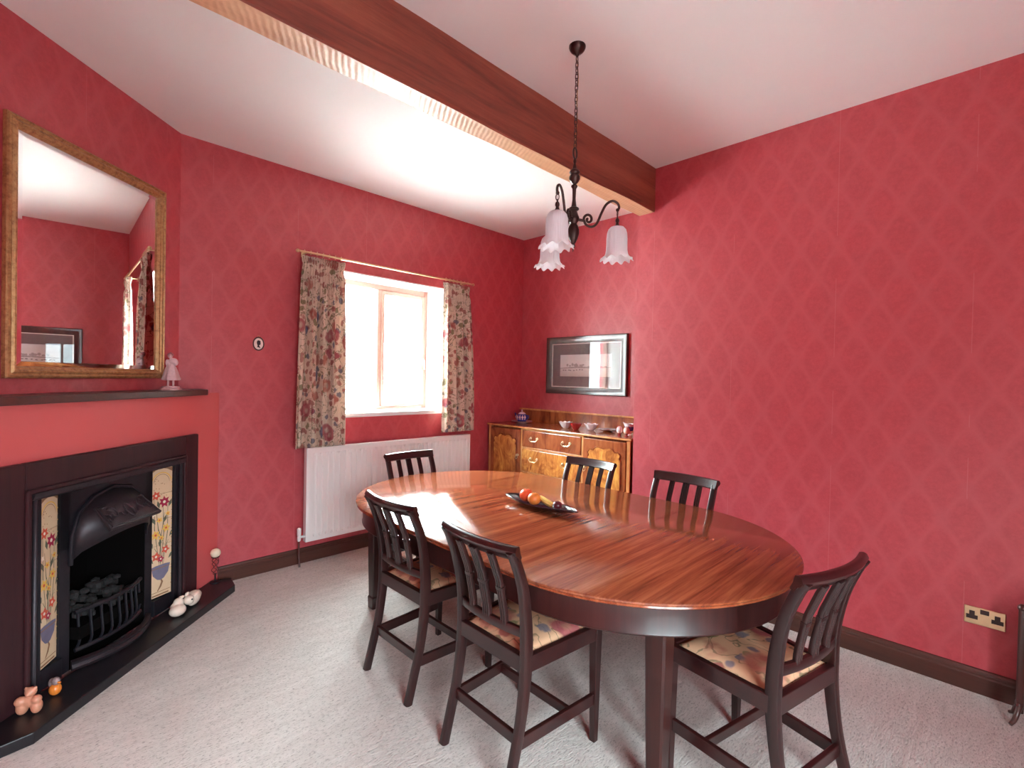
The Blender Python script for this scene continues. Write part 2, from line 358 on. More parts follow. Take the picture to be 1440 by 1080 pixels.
# ------------------------------------------------------------------ room constants
YB, XR, XA, YC, H = 3.90, 3.335, 4.07, 1.985, 3.087
A44 = R(44); e = Vector((cos(A44), sin(A44), 0)); nn = Vector((sin(A44), -cos(A44), 0)); C0 = Vector((.742, 3.9, 0))
def dg(s, d, z=0): p = C0+e*s+nn*d; return (p.x, p.y, z)
def DT(): # transform: local x=s along wall, y=depth into wall(-d), z
    m = Matrix.Rotation(A44, 4, 'Z'); m.translation = C0; return m
XL, YF = -1.05, -1.35
# floor, ceiling
struct(MB().box(XL-.3, XA+.3, YF-.3, YB+.3, -.12, 0).build('floor', M_['carpet']))
struct(MB().box(XL-.3, XA+.3, YF-.3, YB+.5, H, H+.15).build('ceiling', M_['ceil']))
# ground outside
struct(MB().box(-30, 30, 4.6, 60, -.5, -.3).build('ground', M_['ground']))
# back wall with window recess
wx0, wx1, wz0, wz1 = 1.865, 2.945, 1.150, 2.362
b = MB(); y0, y1 = YB, YB+.42
b.box(.3, wx0, y0, y1, -.1, H+.1); b.box(wx1, XA+.3, y0, y1, -.1, H+.1); b.box(wx0, wx1, y0, y1, -.1, wz0-.012); b.box(wx0, wx1, y0, y1, wz1+.012, H+.1)
struct(b.build('wall_back', M_['wp_back']))
# right wall with its return to the alcove
struct(MB().box(XR, XA+.3, YF-.2, YC, -.1, H+.1).build('wall_right', M_['wp_side']))
struct(MB().box(XA, XA+.2, YC-.1, YB+.1, -.1, H+.1).build('wall_alcove', M_['wp_side']))
struct(MB().box(XL-.25, XL, YF-.2, 2.6, -.1, H+.1).build('wall_left', M_['wp_side']))
b = MB(); b.box(XL-.25, FX0, YF-.25, YF, -.1, H+.1); b.box(FX1, XR+.1, YF-.25, YF, -.1, H+.1); b.box(FX0, FX1, YF-.25, YF, -.1, FZ0); b.box(FX0, FX1, YF-.25, YF, FZ1, H+.1)
struct(b.build('wall_front', M_['wp_back']))       # the wall behind the camera, with the added fill opening
struct(MB().box(-30, 30, -60, -1.9, -.5, -.3).build('ground', M_['frontground']))
# angled fireplace wall (upper) and its painted breast
b = MB(); b.T = DT(); b.box(-2.75, .35, 0, .25, 1.36, H+.1); b.box(-2.75, -1.30, 0, .25, -.1, 1.36); b.box(-.12, .3, 0, .25, -.1, 1.36)
struct(b.build('wall_fireplace', M_['wp_diag']))
SCN = -.707
b = MB(); b.T = DT(); b.box(-2.5, -1.215, -.17, 0, -.1, 1.355); b.box(-.200, .30, -.17, 0, -.1, 1.355); b.box(-1.215, -.200, -.17, .02, .985, 1.355); b.box(-1.4, 0, .32, .4, -.1, 1.4)
struct(b.build('wall_chimney_breast', M_['coral']))
# window reveal lining (white plaster), sill board
b = MB(); r0 = YB-.002; yf = 4.17
b.box(wx0-.0, wx0+.012, r0, yf, wz0, wz1); b.box(wx1-.012, wx1, r0, yf, wz0, wz1); b.box(wx0, wx1, r0, yf, wz1-.0, wz1+.012); b.box(wx0, wx1, r0, yf, wz0-.0122, wz0-.001)
struct(b.build('trim_1', M_['reveal']))
o = struct(MB().box(wx0-.02, wx1+.02, YB-.022, yf, wz0, wz0+.026).build('trim_2', M_['reveal'], bevel=.006)); o['label'] = 'white painted window sill board'

# window
win = thing('window_1', None, None); struct(win)
def wbar(x0, x1, z0, z1, ya=4.17, yb_=4.235, name='window_frame', m='brown', par=None):
    return MB().box(x0, x1, ya, yb_, z0, z1).build(name, M_[m], par or win, bevel=.004)
fr = MB(); fz0, fz1 = wz0+.026, wz1-.02
fr.box(wx0, wx0+.05, 4.17, 4.24, fz0, wz1); fr.box(wx1-.05, wx1, 4.17, 4.24, fz0, wz1); fr.box(wx0+.05, wx1-.05, 4.17, 4.24, fz1-.03, wz1); fr.box(wx0+.05, wx1-.05, 4.17, 4.24, fz0, fz0+.03)
fr.build('window_frame', M_['brown'], win, bevel=.004)
wbar(2.372, 2.412, fz0+.03, fz1-.03, name='mullion')
sa = MB(); sx0, sx1, sz0, sz1 = 2.414, wx1-.052, fz0+.032, fz1-.032   # opening casement, right
sa.box(sx0, sx0+.030, 4.16, 4.2, sz0, sz1); sa.box(sx1-.035, sx1, 4.16, 4.2, sz0, sz1); sa.box(sx0+.03, sx1-.035, 4.16, 4.2, sz0, sz0+.045); sa.box(sx0+.03, sx1-.035, 4.16, 4.2, sz1-.04, sz1)
sash = sa.build('sash', M_['brown'], win, bevel=.004)
MB().box(sx0+.03, sx1-.035, 4.178, 4.182, sz0+.045, sz1-.04).build('pane', M_['glass'], sash)
MB().box(wx0+.05, 2.372, 4.200, 4.204, fz0+.03, fz1-.03).build('pane', M_['glass'], win)
st = MB(); st.tube([(2.50, 4.15, sz0+.035), (2.60, 4.135, sz0+.022), (2.72, 4.14, sz0+.03)], .006); st.ball((2.50, 4.15, sz0+.036), .012); st.box(2.68, 2.74, 4.145, 4.162, sz0+.015, sz0+.035)
st.build('casement_stay', M_['whitemetal'], win, 40)
hd = MB(); hd.box(sx1-.028, sx1-.008, 4.145, 4.162, 1.62, 1.68); hd.tube([(sx1-.018, 4.143, 1.66), (sx1-.018, 4.12, 1.66), (sx1-.018, 4.115, 1.57)], .007); hd.build('window_handle', M_['brass'], win, 40)

fillop = thing('fill_opening_1', None, None); struct(fillop); fm = (FX0+FX1)/2  # added opening, out of view, lets in fill daylight
b = MB(); b.box(FX0, FX0+.05, YF-.2, YF-.14, FZ0, FZ1); b.box(FX1-.05, FX1, YF-.2, YF-.14, FZ0, FZ1); b.box(FX0, FX1, YF-.2, YF-.14, FZ0, FZ0+.05); b.box(FX0, FX1, YF-.2, YF-.14, FZ1-.05, FZ1); b.box(fm-.02, fm+.02, YF-.2, YF-.14, FZ0, FZ1)
b.build('fill_opening_frame', M_['brown'], fillop)
MB().box(FX0+.05, FX1-.05, YF-.172, YF-.168, FZ0+.05, FZ1-.05).build('pane', M_['tinted'], fillop)
# skirting boards
def skirt(name, p0, p1, inward, mat, s0=0):
    p0 = Vector((*p0, 0)); p1 = Vector((*p1, 0)); inn = Vector((*inward, 0)); b = MB()
    sec = [(0, 0), (.022, 0), (.022, .082), (.018, .088), (.018, .096), (.013, .103), (.010, .114), (0, .116)]
    vs = [p0+inn*a+Vector((0, 0, z)) for a, z in sec]+[p1+inn*a+Vector((0, 0, z)) for a, z in sec]; k = len(sec)
    b.add(vs, [(i, (i+1)%k, k+(i+1)%k, k+i) for i in range(k)]+[tuple(range(k)), tuple(reversed(range(k, 2*k)))])
    return struct(b.build(name, mat))
skirt('baseboard_back', (.99, YB), (XA, YB), (0, -1), M_['skirt'])
skirt('baseboard_right', (XR, YF), (XR, YC), (-1, 0), M_['skirty'])
skirt('baseboard_alcove', (XA, YC), (XA, YB), (-1, 0), M_['skirty'])
skirt('baseboard_left', (XL, YF), (XL, 2.0), (1, 0), M_['skirty'])
skirt('baseboard_front', (FX1+.02, YF), (XR, YF), (0, 1), M_['skirt'])

# ceiling beam
b = MB(); nx = 60; by0, by1, bz = 1.847, 1.984, 2.763; random.seed(8)
xs = [XL+(XR+.0-XL)*i/nx for i in range(nx+1)]
vs = []; fs = []; ms = []
for x in xs:
    j = .003*sin(x*3.1)+.003*sin(x*7.7+1); k = .004*sin(x*2.3+.5)+.003*sin(x*9.1)
    vs += [(x, by0+j*.5, H+.02), (x, by0+j, bz+.006+k*.4), (x, by0+.006+j, bz+k*.4), (x, by1-.008+k, bz-k*.3), (x, by1+k, bz+.008), (x, by1, H+.02)]
b.v = vs; 
for i in range(nx):
    for j in range(5):
        b.f.append((i*6+j, i*6+j+1, (i+1)*6+j+1, (i+1)*6+j)); b.m.append(1 if j == 2 else 0)
b.f += [tuple(range(6)), tuple(reversed(range(nx*6, nx*6+6)))]; b.m += [0, 0]
o = struct(b.build('ceiling_beam', [M_['beam'], M_['beamlow']])); o['label'] = 'sawn oak beam across the white ceiling'

# ------------------------------------------------------------------ fireplace
FL = (C0+e*SCN+nn*.17)
fp = thing('fireplace', 'black cast iron fireplace with flower tile panels and dark wood surround', 'fireplace', (FL.x, FL.y, 0), A44)
# local frame: x along wall, -y toward the room
b = MB(); hw = .621; iw = .498
b.box(-hw, -iw, -.032, 0, .05, 1.095); b.box(iw, hw, -.032, 0, .05, 1.095); b.box(-iw, iw, -.032, 0, .975, 1.095)
b.build('surround', M_['surround'], fp, bevel=.006)
b = MB()
for x0, x1, z0, z1 in ((-iw-.002, -iw+.02, .05, .975), (iw-.02, iw+.002, .05, .975), (-iw, iw, .958, .98)):
    b.box(x0, x1, -.044, -.004, z0, z1)
b.build('moulding', M_['surround'], fp, bevel=.007)
# cast-iron insert: outer frame, splayed tile panels, jambs, opening .24 half width
b = MB(); ow = .476; tx0, tx1 = .417, .289; rec = .04; oh = .635; op = .235
b.box(-ow, -tx0, -.022, .01, .05, .955); b.box(tx0, ow, -.022, .01, .05, .955)         # outer stiles
b.box(-ow, ow, -.022, .03, .925, .956)
b.box(-tx1, tx1, .018, .05, .64, .93)                                                 # plate above opening
b.box(-tx0, -tx1, .004, .07, .925, .93)
b.box(-tx1, -op, .018, .06, .05, .93); b.box(op, tx1, .018, .06, .05, .93)
for s in (-1, 1):   # splayed backing behind tiles
    b.add([(s*tx0, .004, .05), (s*tx1, .004+rec, .05), (s*tx1, .004+rec, .93), (s*tx0, .004, .93)], [(0, 1, 2, 3)])
    b.box(*(sorted((s*tx0, s*tx1))), .002+0, .05, .05, .142)
b.build('insert', M_['black'], fp, bevel=.003)
b = MB(); b.tube([(-ow+.02, -.03, .05), (-ow+.02, -.03, .935), (ow-.02, -.03, .935), (ow-.02, -.03, .05)], .012, 8); b.build('bead_moulding', M_['cast'], fp, 50)
# shelf-like top moulding catching light
b = MB(); b.sweep([(-ow, -.03, .945), (ow, -.03, .945)], [(-.016, -.0), (-.010, .014), (.006, .02), (.016, .02), (.016, 0)], (0, 0, 1)); b.build('top_moulding', M_['cast'], fp, 30)
# firebox
b = MB(); fb0, fb1, fd = -op, op, .30
b.add([(fb0, .02, .05), (fb1, .02, .05), (fb1-.06, fd, .05), (fb0+.06, fd, .05), (fb0, .02, .66), (fb1, .02, .66), (fb1-.06, fd, .6), (fb0+.06, fd, .6)],
      [(0, 1, 2, 3), (4, 7, 6, 5), (0, 3, 7, 4), (1, 5, 6, 2), (3, 2, 6, 7)])
b.build('firebox', M_['soot'], fp)
# hood: projecting canopy
b = MB(); N = 16; front = []; 
top = []; mid = []; low = []
for i in range(N+1):
    u = -1+2*i/N
    arch = 1-abs(u)**2.2
    top.append((u*.20, .016-.010*arch, .80+.075*arch))
    mid.append((u*.225, .012-.105*(1-abs(u)**4), .74+.0*arch))
    low.append((u*.243, .010-.115*(1-abs(u)**6)*(.25+.75*arch), .575+.105*arch**.7))
k = N+1; b.v = top+mid+low
for r_ in range(2):
    for i in range(N): b.f.append((r_*k+i, (r_+1)*k+i, (r_+1)*k+i+1, r_*k+i+1)); b.m.append(0)
o = b.build('hood', M_['cast'], fp, 60); d = o.modifiers.new('t', 'SOLIDIFY'); d.thickness = .008
# relief plate on the hood
b = MB(); w2, = (.15,)
b.add([(-w2, -.020, .815), (w2, -.020, .815), (w2+.02, -.128, .715), (-w2-.02, -.128, .715), (-w2, -.012, .808), (w2, -.012, .808), (w2+.02, -.115, .700), (-w2-.02, -.115, .700)],
      [(0, 3, 2, 1), (0, 1, 5, 4), (1, 2, 6, 5), (2, 3, 7, 6), (3, 0, 4, 7), (4, 5, 6, 7)])
cp = b.build('canopy', M_['cast'], fp, bevel=.004)
b = MB(); random.seed(3)
def onplate(u, v, hgt=0): # u -1..1, v 0..1
    w = w2+.02*v; return Vector((u*w, -.020-.108*v-hgt*.7, .815-.1*v+hgt*.7))
for s in (-1, 1):
    for q, (cu, cv, rr) in enumerate(((.25, .5, .22), (.58, .45, .2), (.82, .6, .14))):
        b.tube([onplate(s*(cu+rr*cos(a)*(.3+a/9)), cv+rr*1.6*sin(a)*(.3+a/9), .004) for a in [i*.5 for i in range(12)]], .0035, 5)
b.tube([onplate(x, y, .002) for x, y in ((-.93, .08), (.93, .08), (.93, .92), (-.93, .92))], .004, 5, closed=True)
b.tube([onplate(.12*cos(a), .5+.3*sin(a), .005) for a in [i*2*PI/12 for i in range(12)]], .005, 5, closed=True)
b.build('scroll_relief', M_['cast'], cp, 60)
# arched raised moulding above the hood
b = MB(); b.tube([(-.24, .012, .56), (-.235, .010, .70), (-.20, .010, .80), (-.12, .010, .862), (0, .010, .89), (.12, .010, .862), (.20, .010, .80), (.235, .010, .70), (.24, .012, .56)], .010, 6)
b.build('arch_moulding', M_['black'], fp, 60)
# grate: bowed bars
NB = 9
for i in range(NB):
    u = -1+2*i/(NB-1); x = u*.19; y = -.045*(1-u*u)+.02
    MB().tube(smoothpath([(x, y+.012, .12), (x, y-.010, .17), (x, y-.004, .25), (x, y+.0, .315)], 3), .0065, 6).build('grate_bar', M_['black'], fp, 50)
for z, nm in ((.315, 'grate_top_rail'), (.13, 'grate_bottom_rail')):
    MB().tube([(u*.205, -.045*(1-u*u)+.02, z) for u in [-1+i/6 for i in range(13)]], .011, 6).build(nm, M_['black'], fp, 60)
b = MB(); b.sweep([(u*.235, -.085*(1-u*u)+.012, .075) for u in [-1+i/8 for i in range(17)]], [(-.022, 0), (-.022, .02), (-.006, .030), (.008, .022), (.020, .026), (.024, .012), (.024, 0)], (0, 0, 1)); b.build('ash_fender', M_['cast'], fp, 40)
b = MB(); random.seed(5)
for i in range(60):
    x = random.uniform(-.17, .17); y = random.uniform(.03, .16); z = .25+random.uniform(0, .07)+(.04 if y > .1 else 0)
    s = random.uniform(.018, .034)
    b.ball((x, y, z), (s, s*.8, s*.75), 7, 0, random.random()*6)
o = b.build('coals', M_['coal'], fp); o['kind'] = 'stuff'; o['label'] = 'grey ceramic coals heaped in the grate'
b = MB(); b.box(-.2, .2, .0, .2, .18, .24); b.build('grate_bed', M_['soot'], fp)
# tiles, five to a side, with painted flowers
tc = [plain('tile_cream', (.70, .52, .34), .15, var=.06, coat=.6), plain('tile_red', (.62, .10, .06), .2), plain('tile_maroon', (.36, .03, .07), .2), plain('tile_yellow', (.74, .46, .10), .2),
      plain('tile_green', (.12, .13, .09), .25), plain('tile_blue_grey', (.17, .16, .24), .2), plain('tile_brown', (.26, .14, .08), .25), plain('tile_pale', (.80, .70, .56), .2)]
tw = math.hypot(tx0-tx1, rec)
def disc(c, r, n=8, petals=0, rot=0):
    o = [];
    for i in range(n*(2 if petals else 1)):
        m_ = n*(2 if petals else 1); a = rot+2*PI*i/m_; rr = r*(1 if (i%2 == 0 or not petals) else .55); o.append((c[0]+rr*cos(a), c[1]+rr*sin(a)))
    return o
def stroke(pts, w):
    P = [Vector((x, y)) for x, y in pts]; L = []; Rr = []
    for i, p in enumerate(P):
        t_ = (P[min(i+1, len(P)-1)]-P[max(0, i-1)]).normalized(); nrm = Vector((-t_.y, t_.x))*w*(1 if 0 < i < len(P)-1 else .4)
        L.append(p+nrm); Rr.append(p-nrm)
    return [tuple(q) for q in L+Rr[::-1]]
tht = (.920-.148)/5
design = []   # (material index, polygon) in metres over the 5-tile strip, origin bottom centre
Hh = tht*5; hw_ = tw/2
design.append((6, stroke([(-.05, .012), (.05, .012)], .010)))
design.append((6, stroke([(-.060, .030), (.060, .030)], .004)))
design.append((6, stroke([(-.018, .035), (.0, .06), (.010, .085), (.0, .11)], .006)))
design.append((5, [(-.052, .165), (-.046, .135), (-.02, .105), (.0, .098), (.02, .105), (.046, .135), (.052, .165), (.058, .185), (.03, .19), (-.03, .19), (-.058, .185)]))
design.append((6, stroke([(-.056, .172), (.056, .172)], .005)))
for q, (x0, y0, x1, y1) in enumerate(((0, .19, -.04, .30), (.01, .19, .045, .33), (-.01, .19, -.02, .42), (.0, .19, .02, .50), (.015, .19, .04, .58), (-.01, .2, -.045, .62), (0, .2, .01, .56), (.02, .3, -.03, .52))):
    design.append((4, stroke([(x0, y0), ((x0+x1)/2+.012*(-1)**q, (y0+y1)/2), (x1, y1)], .0024)))
for x, y, r, mi, pt in ((-.028, .245, .024, 1, 5), (.028, .275, .022, 1, 5), (.0, .225, .018, 2, 5), (-.032, .375, .024, 3, 6), (.030, .405, .022, 3, 6), (.002, .350, .016, 3, 6), (.018, .565, .030, 2, 7), (-.032, .610, .024, 1, 6), (-.01, .46, .016, 3, 5), (.04, .49, .014, 3, 5), (-.045, .50, .012, 7, 5)):
    r *= 1.25; design.append((mi, disc((x, y), r, pt, 1, x*40)))
    design.append((7 if mi != 3 else 1, disc((x, y), r*.25, 6)))
for x, y, a in ((-.045, .21, 2.2), (.045, .215, .8), (-.05, .30, 1.9), (.05, .345, 1.0), (-.01, .30, 1.4), (.015, .44, 1.2), (-.035, .44, 2.0), (.045, .53, 1.2), (-.012, .53, 1.8)):
    dx, dy = cos(a), sin(a); design.append((4, [(x, y), (x+.024*dx-.010*dy, y+.024*dy+.010*dx), (x+.05*dx, y+.05*dy), (x+.024*dx+.010*dy, y+.024*dy-.010*dx)]))
arcp = [(.058*cos(a), .685+.060*sin(a)) for a in [PI*i/10 for i in range(11)]]
design.append((3, stroke(arcp, .0025))); design.append((6, stroke([(x*.82, .685+(y-.685)*.82) for x, y in arcp], .0012)))
random.seed(12)
for i in range(14): design.append((6, disc((random.uniform(-.045, .045), random.uniform(.60, .72)), .0028, 5)))
design.append((6, [(-hw_+.002, Hh-.003), (-hw_+.002, Hh-.028), (-.035, Hh-.010), (-.01, Hh-.003)])); design.append((6, [(hw_-.002, Hh-.003), (.01, Hh-.003), (.035, Hh-.010), (hw_-.002, Hh-.028)]))
for x in (-.062, .062):
    for i in range(24): design.append((3 if i%2 else 6, disc((x, .06+i*.028), .003, 5)))
for s in (-1, 1):
    ax = Vector((s*tx0, 0, 0)); bx_ = Vector((s*tx1, rec, 0)); cx_ = (ax+bx_)/2; du = (bx_-ax).normalized()*s*-1
    nrm = Vector((du.y, -du.x, 0))
    if nrm.y > 0: nrm = -nrm
    for i in range(5):
        z0 = .148+i*tht+.0007; z1 = z0+tht-.0014; b = MB(); h2 = hw_-.001
        q = [cx_+du*a for a in (-h2, h2)]
        vs = [q[0]+nrm*.0, q[1]+nrm*.0, q[1]+nrm*.009, q[0]+nrm*.009]
        b.add([(*v.xy, z0) for v in vs]+[(*v.xy, z1) for v in vs], [(3, 2, 1, 0), (4, 5, 6, 7), (0, 1, 5, 4), (1, 2, 6, 5), (2, 3, 7, 6), (3, 0, 4, 7)])
        tl = b.build('tile', tc[0], fp, bevel=.001, seg=1)
        b = MB(); 
        for li, (mi, poly) in enumerate(design):
            ym = sum(p[1] for p in poly)/len(poly)
            if not (i*tht <= ym < (i+1)*tht or (i == 4 and ym >= Hh)): continue
            hgt = .0092+.00002*li; pp = []
            for x, y in poly:
                x = max(-h2, min(h2, x)); w = cx_+du*x+nrm*hgt; pp.append((w.x, w.y, .148+y))
            b.add(pp, [tuple(range(len(pp)))], mi)
        tag(b.build('painted_flowers', tc, tl), kind='stuff')
# hearth slab
hp = [dg(.055, .0)[:2], dg(.16, .145)[:2], dg(.185, .28)[:2], dg(.055, .375)[:2], dg(-1.345, .385)[:2], dg(-1.52, .26)[:2], dg(-1.60, .10)[:2], dg(-1.6, 0)[:2]]
hp = [dg(.13, .175)[:2], dg(.165, .28)[:2], dg(.055, .372)[:2], dg(-1.34, .382)[:2], dg(-1.50, .27)[:2], dg(-1.50, .172)[:2]]
hp2 = [dg(.11, .172)[:2], *hp[1:5], dg(-1.50, .172)[:2]]
b = MB(); b.prism(hp2, .0, .048)
o = b.build('hearth', M_['slate'], bevel=.004); tag(o, 'black slate hearth slab in front of the fireplace', 'hearth')
# mantel shelf
b = MB(); b.T = DT()
b.add([(-2.3, 0, 1.345), (-2.3, -.205, 1.345), (.0, -.205, 1.345), (.19, .0, 1.345), (-2.3, 0, 1.383), (-2.3, -.205, 1.383), (.0, -.205, 1.383), (.19, .0, 1.383)], [(0, 3, 2, 1), (4, 5, 6, 7), (0, 1, 5, 4), (1, 2, 6, 5), (2, 3, 7, 6), (3, 0, 4, 7)])
o = b.build('mantel_shelf', M_['mantel'], bevel=.004); tag(o, 'long dark brown mantel shelf above the fireplace', 'shelf')

# ------------------------------------------------------------------ mirror over the mantel
mc = C0+e*(-.644); mt = thing('wall_mirror', 'large rectangular mirror in a gilt frame above the mantel shelf', 'mirror', (mc.x, mc.y, 1.454), A44)
mw, mh, fw = .481, 1.180, .056
def mitre(w, h, prof, m, name, par, y0=0, bevel=0, smooth=30):
    # prof (inset, depth toward room); rectangle half-width w, height h from z=0
    b = MB(); vs = []
    for i, d in prof:
        vs += [(-w+i, y0-d, i), (w-i, y0-d, i), (w-i, y0-d, h-i), (-w+i, y0-d, h-i)]
    n = len(prof); fs = [(a*4+j, a*4+(j+1)%4, ((a+1)%n)*4+(j+1)%4, ((a+1)%n)*4+j) for a in range(n) for j in range(4)]
    b.add(vs, fs); return b.build(name, m, par, smooth)
mitre(mw, mh, [(0, .004), (0, .022), (.005, .030), (.012, .033), (.017, .026), (.022, .026), (.030, .034), (.037, .034), (.042, .026), (.048, .024), (.052, .018), (.056, .012), (.056, .004)], M_['gilt'], 'frame', mt)
b = MB(); g = .052; bv = .026
o = [(-mw+g, -.010, g), (mw-g, -.010, g), (mw-g, -.010, mh-g), (-mw+g, -.010, mh-g)]; i_ = [(-mw+g+bv, -.013, g+bv), (mw-g-bv, -.013, g+bv), (mw-g-bv, -.013, mh-g-bv), (-mw+g+bv, -.013, mh-g-bv)]
b.add(o+i_, [(0, 1, 5, 4), (1, 2, 6, 5), (2, 3, 7, 6), (3, 0, 4, 7)], 1); b.add(i_, [(0, 1, 2, 3)], 0)
b.build('mirror_glass', [M_['mirror'], M_['mirrorbev']], mt)
MB().box(-mw+.02, mw-.02, -.008, -.001, .02, mh-.02).build('backboard', M_['blackwood'], mt)

# ------------------------------------------------------------------ window dressing
rod = thing('curtain_rod', 'thin brass curtain rod above the window', 'curtain rod', (2.355, 3.80, 2.440))
MB().tube([(-.865, 0, 0), (.865, 0, 0)], .0085, 10).build('rod', M_['brass'], rod, 50)
for s in (-1, 1):
    MB().lathe([(.001, -.0), (.013, .004), (.015, .014), (.010, .022), (.001, .028)], 12).build('finial', M_['brass'], rod, 60)
    f_ = bpy.data.objects[-1] if False else None
fin = [o for o in bpy.data.objects if o.parent == rod and o.name.startswith('finial')]
for s, f_ in zip((-1, 1), fin): f_.location = (s*.865, 0, 0); f_.rotation_euler = (0, s*PI/2, 0)
for s in (-.80, .80):
    MB().tube([(s, .098, 0), (s, .0, 0)], .006).box(s-.012, s+.012, .092, .100, -.02, .02).build('bracket', M_['brass'], rod, 40)
def curtain(x0t, x1t, x0b, x1b, zt, zb, folds, label, seed, head=18):
    random.seed(seed); cur = thing('curtain', label, 'curtain', ((x0t+x1t)/2, 3.80, zb), 0, 'floral curtains at the window')
    cx = (x0t+x1t)/2; b = MB(); nx, nz = 150, 44; ph = [random.uniform(0, 6) for _ in range(5)]
    ht = zt-zb
    for j in range(nz+1):
        v_ = j/nz; v_ = 1-(1-v_)**1.0; z = ht*v_; top = max(0, (v_-.90)/.10)
        pinch = math.exp(-((v_-.945)/.022)**2)
        xa = x0b+(x0t-x0b)*v_**1.5+.012*pinch; xb = x1b+(x1t-x1b)*v_**1.5-.012*pinch
        # waisted just under the heading
        for i in range(nx+1):
            u = i/nx; uu = u+.012*sin(u*9+ph[0]+v_*1.5)
            lo = sin(2*PI*folds*uu+ph[1]+.5*sin(v_*2+ph[2])); lo2 = .45*sin(2*PI*folds*1.9*uu+ph[3]+v_)
            hi = sin(2*PI*head*u+ph[4])
            bl = min(1, max(0, (v_-.72)/.2)); amp = .030*(1-bl)+.010*bl
            y = (lo+lo2)*amp*(1.15-.3*v_) + hi*(.002+.013*bl)*(1-.75*pinch)
            x = xa+(xb-xa)*u+.006*lo*(1-bl)
            b.v.append((x-cx, y+.0, z+.004*hi*top-.003*lo*(1-v_)))
    for j in range(nz):
        for i in range(nx): b.f.append((j*(nx+1)+i, j*(nx+1)+i+1, (j+1)*(nx+1)+i+1, (j+1)*(nx+1)+i)); b.m.append(0)
    o = b.build('drape', M_['curtain'], cur, 70); d = o.modifiers.new('t', 'SOLIDIFY'); d.thickness = .0025
    for i in range(7):
        x = x0t+(x1t-x0t)*(i+.5)/7-cx
        MB().tube([(x+0*a, .012*cos(a), ht+.028+.016*sin(a)) for a in [q*2*PI/12 for q in range(12)]], .0016, 5, closed=True).build('curtain_ring', M_['brass'], cur, 60)
curtain(1.505, 1.850, 1.47, 1.868, 2.412, .925, 4.3, 'floral curtain left of the window, nearer the fireplace', 3)
curtain(2.865, 3.185, 2.865, 3.300, 2.412, .960, 4.0, 'floral curtain right of the window, nearer the sideboard', 9)

# ------------------------------------------------------------------ radiator
rad = thing('radiator', 'long white panel radiator under the window', 'radiator', (2.40, 3.80, .185))
b = MB(); n = 33; L = 1.655; sec = []; z0, z1 = 0, .73; x = -L/2; p = [(-L/2, .016), (-L/2, .004), (-L/2+.006, 0)]
pitch = (L-.07)/n
for i in range(n):
    xx = -L/2+.035+i*pitch; p += [(xx, 0), (xx+pitch*.42, 0), (xx+pitch*.52, .010), (xx+pitch*.88, .010)]
p += [(L/2-.035, 0), (L/2-.006, 0), (L/2, .004), (L/2, .016)]
def ring(z, sc_): return [(a, y_*sc_ if 0 < y_ <= .0105 else y_, z) for a, y_ in p]
rows = [(.0, 0), (.035, 0), (.055, 1), (z1-.055, 1), (z1-.035, 0), (z1, 0)]; k = len(p)
vs = [v for z, s_ in rows for v in ring(z, s_)]
b.add(vs, [(r_*k+i, r_*k+i+1, (r_+1)*k+i+1, (r_+1)*k+i) for r_ in range(len(rows)-1) for i in range(k-1)])
b.box(-L/2, L/2, .016, .022, 0, z1)
b.build('panel', M_['rad'], rad, 25)
b = MB(); b.box(-L/2-.002, L/2+.002, -.003, .05, z1-.002, z1+.006); b.box(-L/2-.003, -L/2+.002, -.003, .05, .0, z1); b.box(L/2-.002, L/2+.003, -.003, .05, 0, z1); b.build('casing', M_['rad'], rad, bevel=.003)
for x in (-.58, .58): MB().box(x-.02, x+.02, .05, .098, .1, .6).build('wall_bracket', M_['rad'], rad)
b = MB(); vx = -L/2-.045; b.tube([(-L/2, .02, .045), (vx, .02, .045)], .010, 10); b.lathe([(.011, -.03), (.014, -.02), (.014, .0), (.011, .012)], 12, (vx, .02, .045)); b.lathe([(.009, .01), (.015, .015), (.016, .065), (.012, .072), (.001, .073)], 12, (vx, .02, .045)); b.build('valve', M_['whitemetal'], rad, 50)
MB().tube([(vx, .02, .02), (vx, .02, -.10), (vx, .0, -.183)], .0075, 8).build('pipe', M_['mantel'], rad, 50)
b = MB(); vx = L/2+.045; b.tube([(L/2, .02, .045), (vx, .02, .045)], .010, 10); b.lathe([(.011, -.03), (.014, -.02), (.014, .012), (.010, .03), (.001, .035)], 12, (vx, .02, .045)); b.build('valve', M_['whitemetal'], rad, 50)
MB().tube([(vx, .02, .02), (vx, .02, -.183)], .0075, 8).build('pipe', M_['mantel'], rad, 50)

# ------------------------------------------------------------------ silhouette miniature
sil = thing('silhouette_miniature', 'tiny oval portrait silhouette in a black frame on the red wall', 'picture', (1.240, YB, 1.717))
def ell(a, c, n=28): return [(a*cos(2*PI*i/n), c*sin(2*PI*i/n)) for i in range(n)]
b = MB(); n = 28
prof = [(1.0, 0), (1.0, .008), (.93, .012), (.84, .010), (.80, .004)]
vs = []
for s_, d in prof:
    for x, z in ell(.040, .052, n): vs.append((x*s_, -d, z*s_))
b.add(vs, [(j*n+i, j*n+(i+1)%n, (j+1)*n+(i+1)%n, (j+1)*n+i) for j in range(4) for i in range(n)]); b.build('frame', M_['blackwood'], sil, 40)
b = MB(); b.add([(x, -.0045, z) for x, z in ell(.033, .044)], [tuple(range(28))]); b.build('card', M_['slip'], sil)
pr_ = [(-.014, -.030), (-.006, -.026), (.006, -.030), (.015, -.036), (.010, -.024), (.004, -.014), (.006, -.008), (.013, -.009), (.013, -.002), (.017, .001), (.014, .009), (.016, .019), (.010, .024), (.0, .028), (-.010, .024), (-.014, .012), (-.012, -.002), (-.008, -.012), (-.009, -.022)]
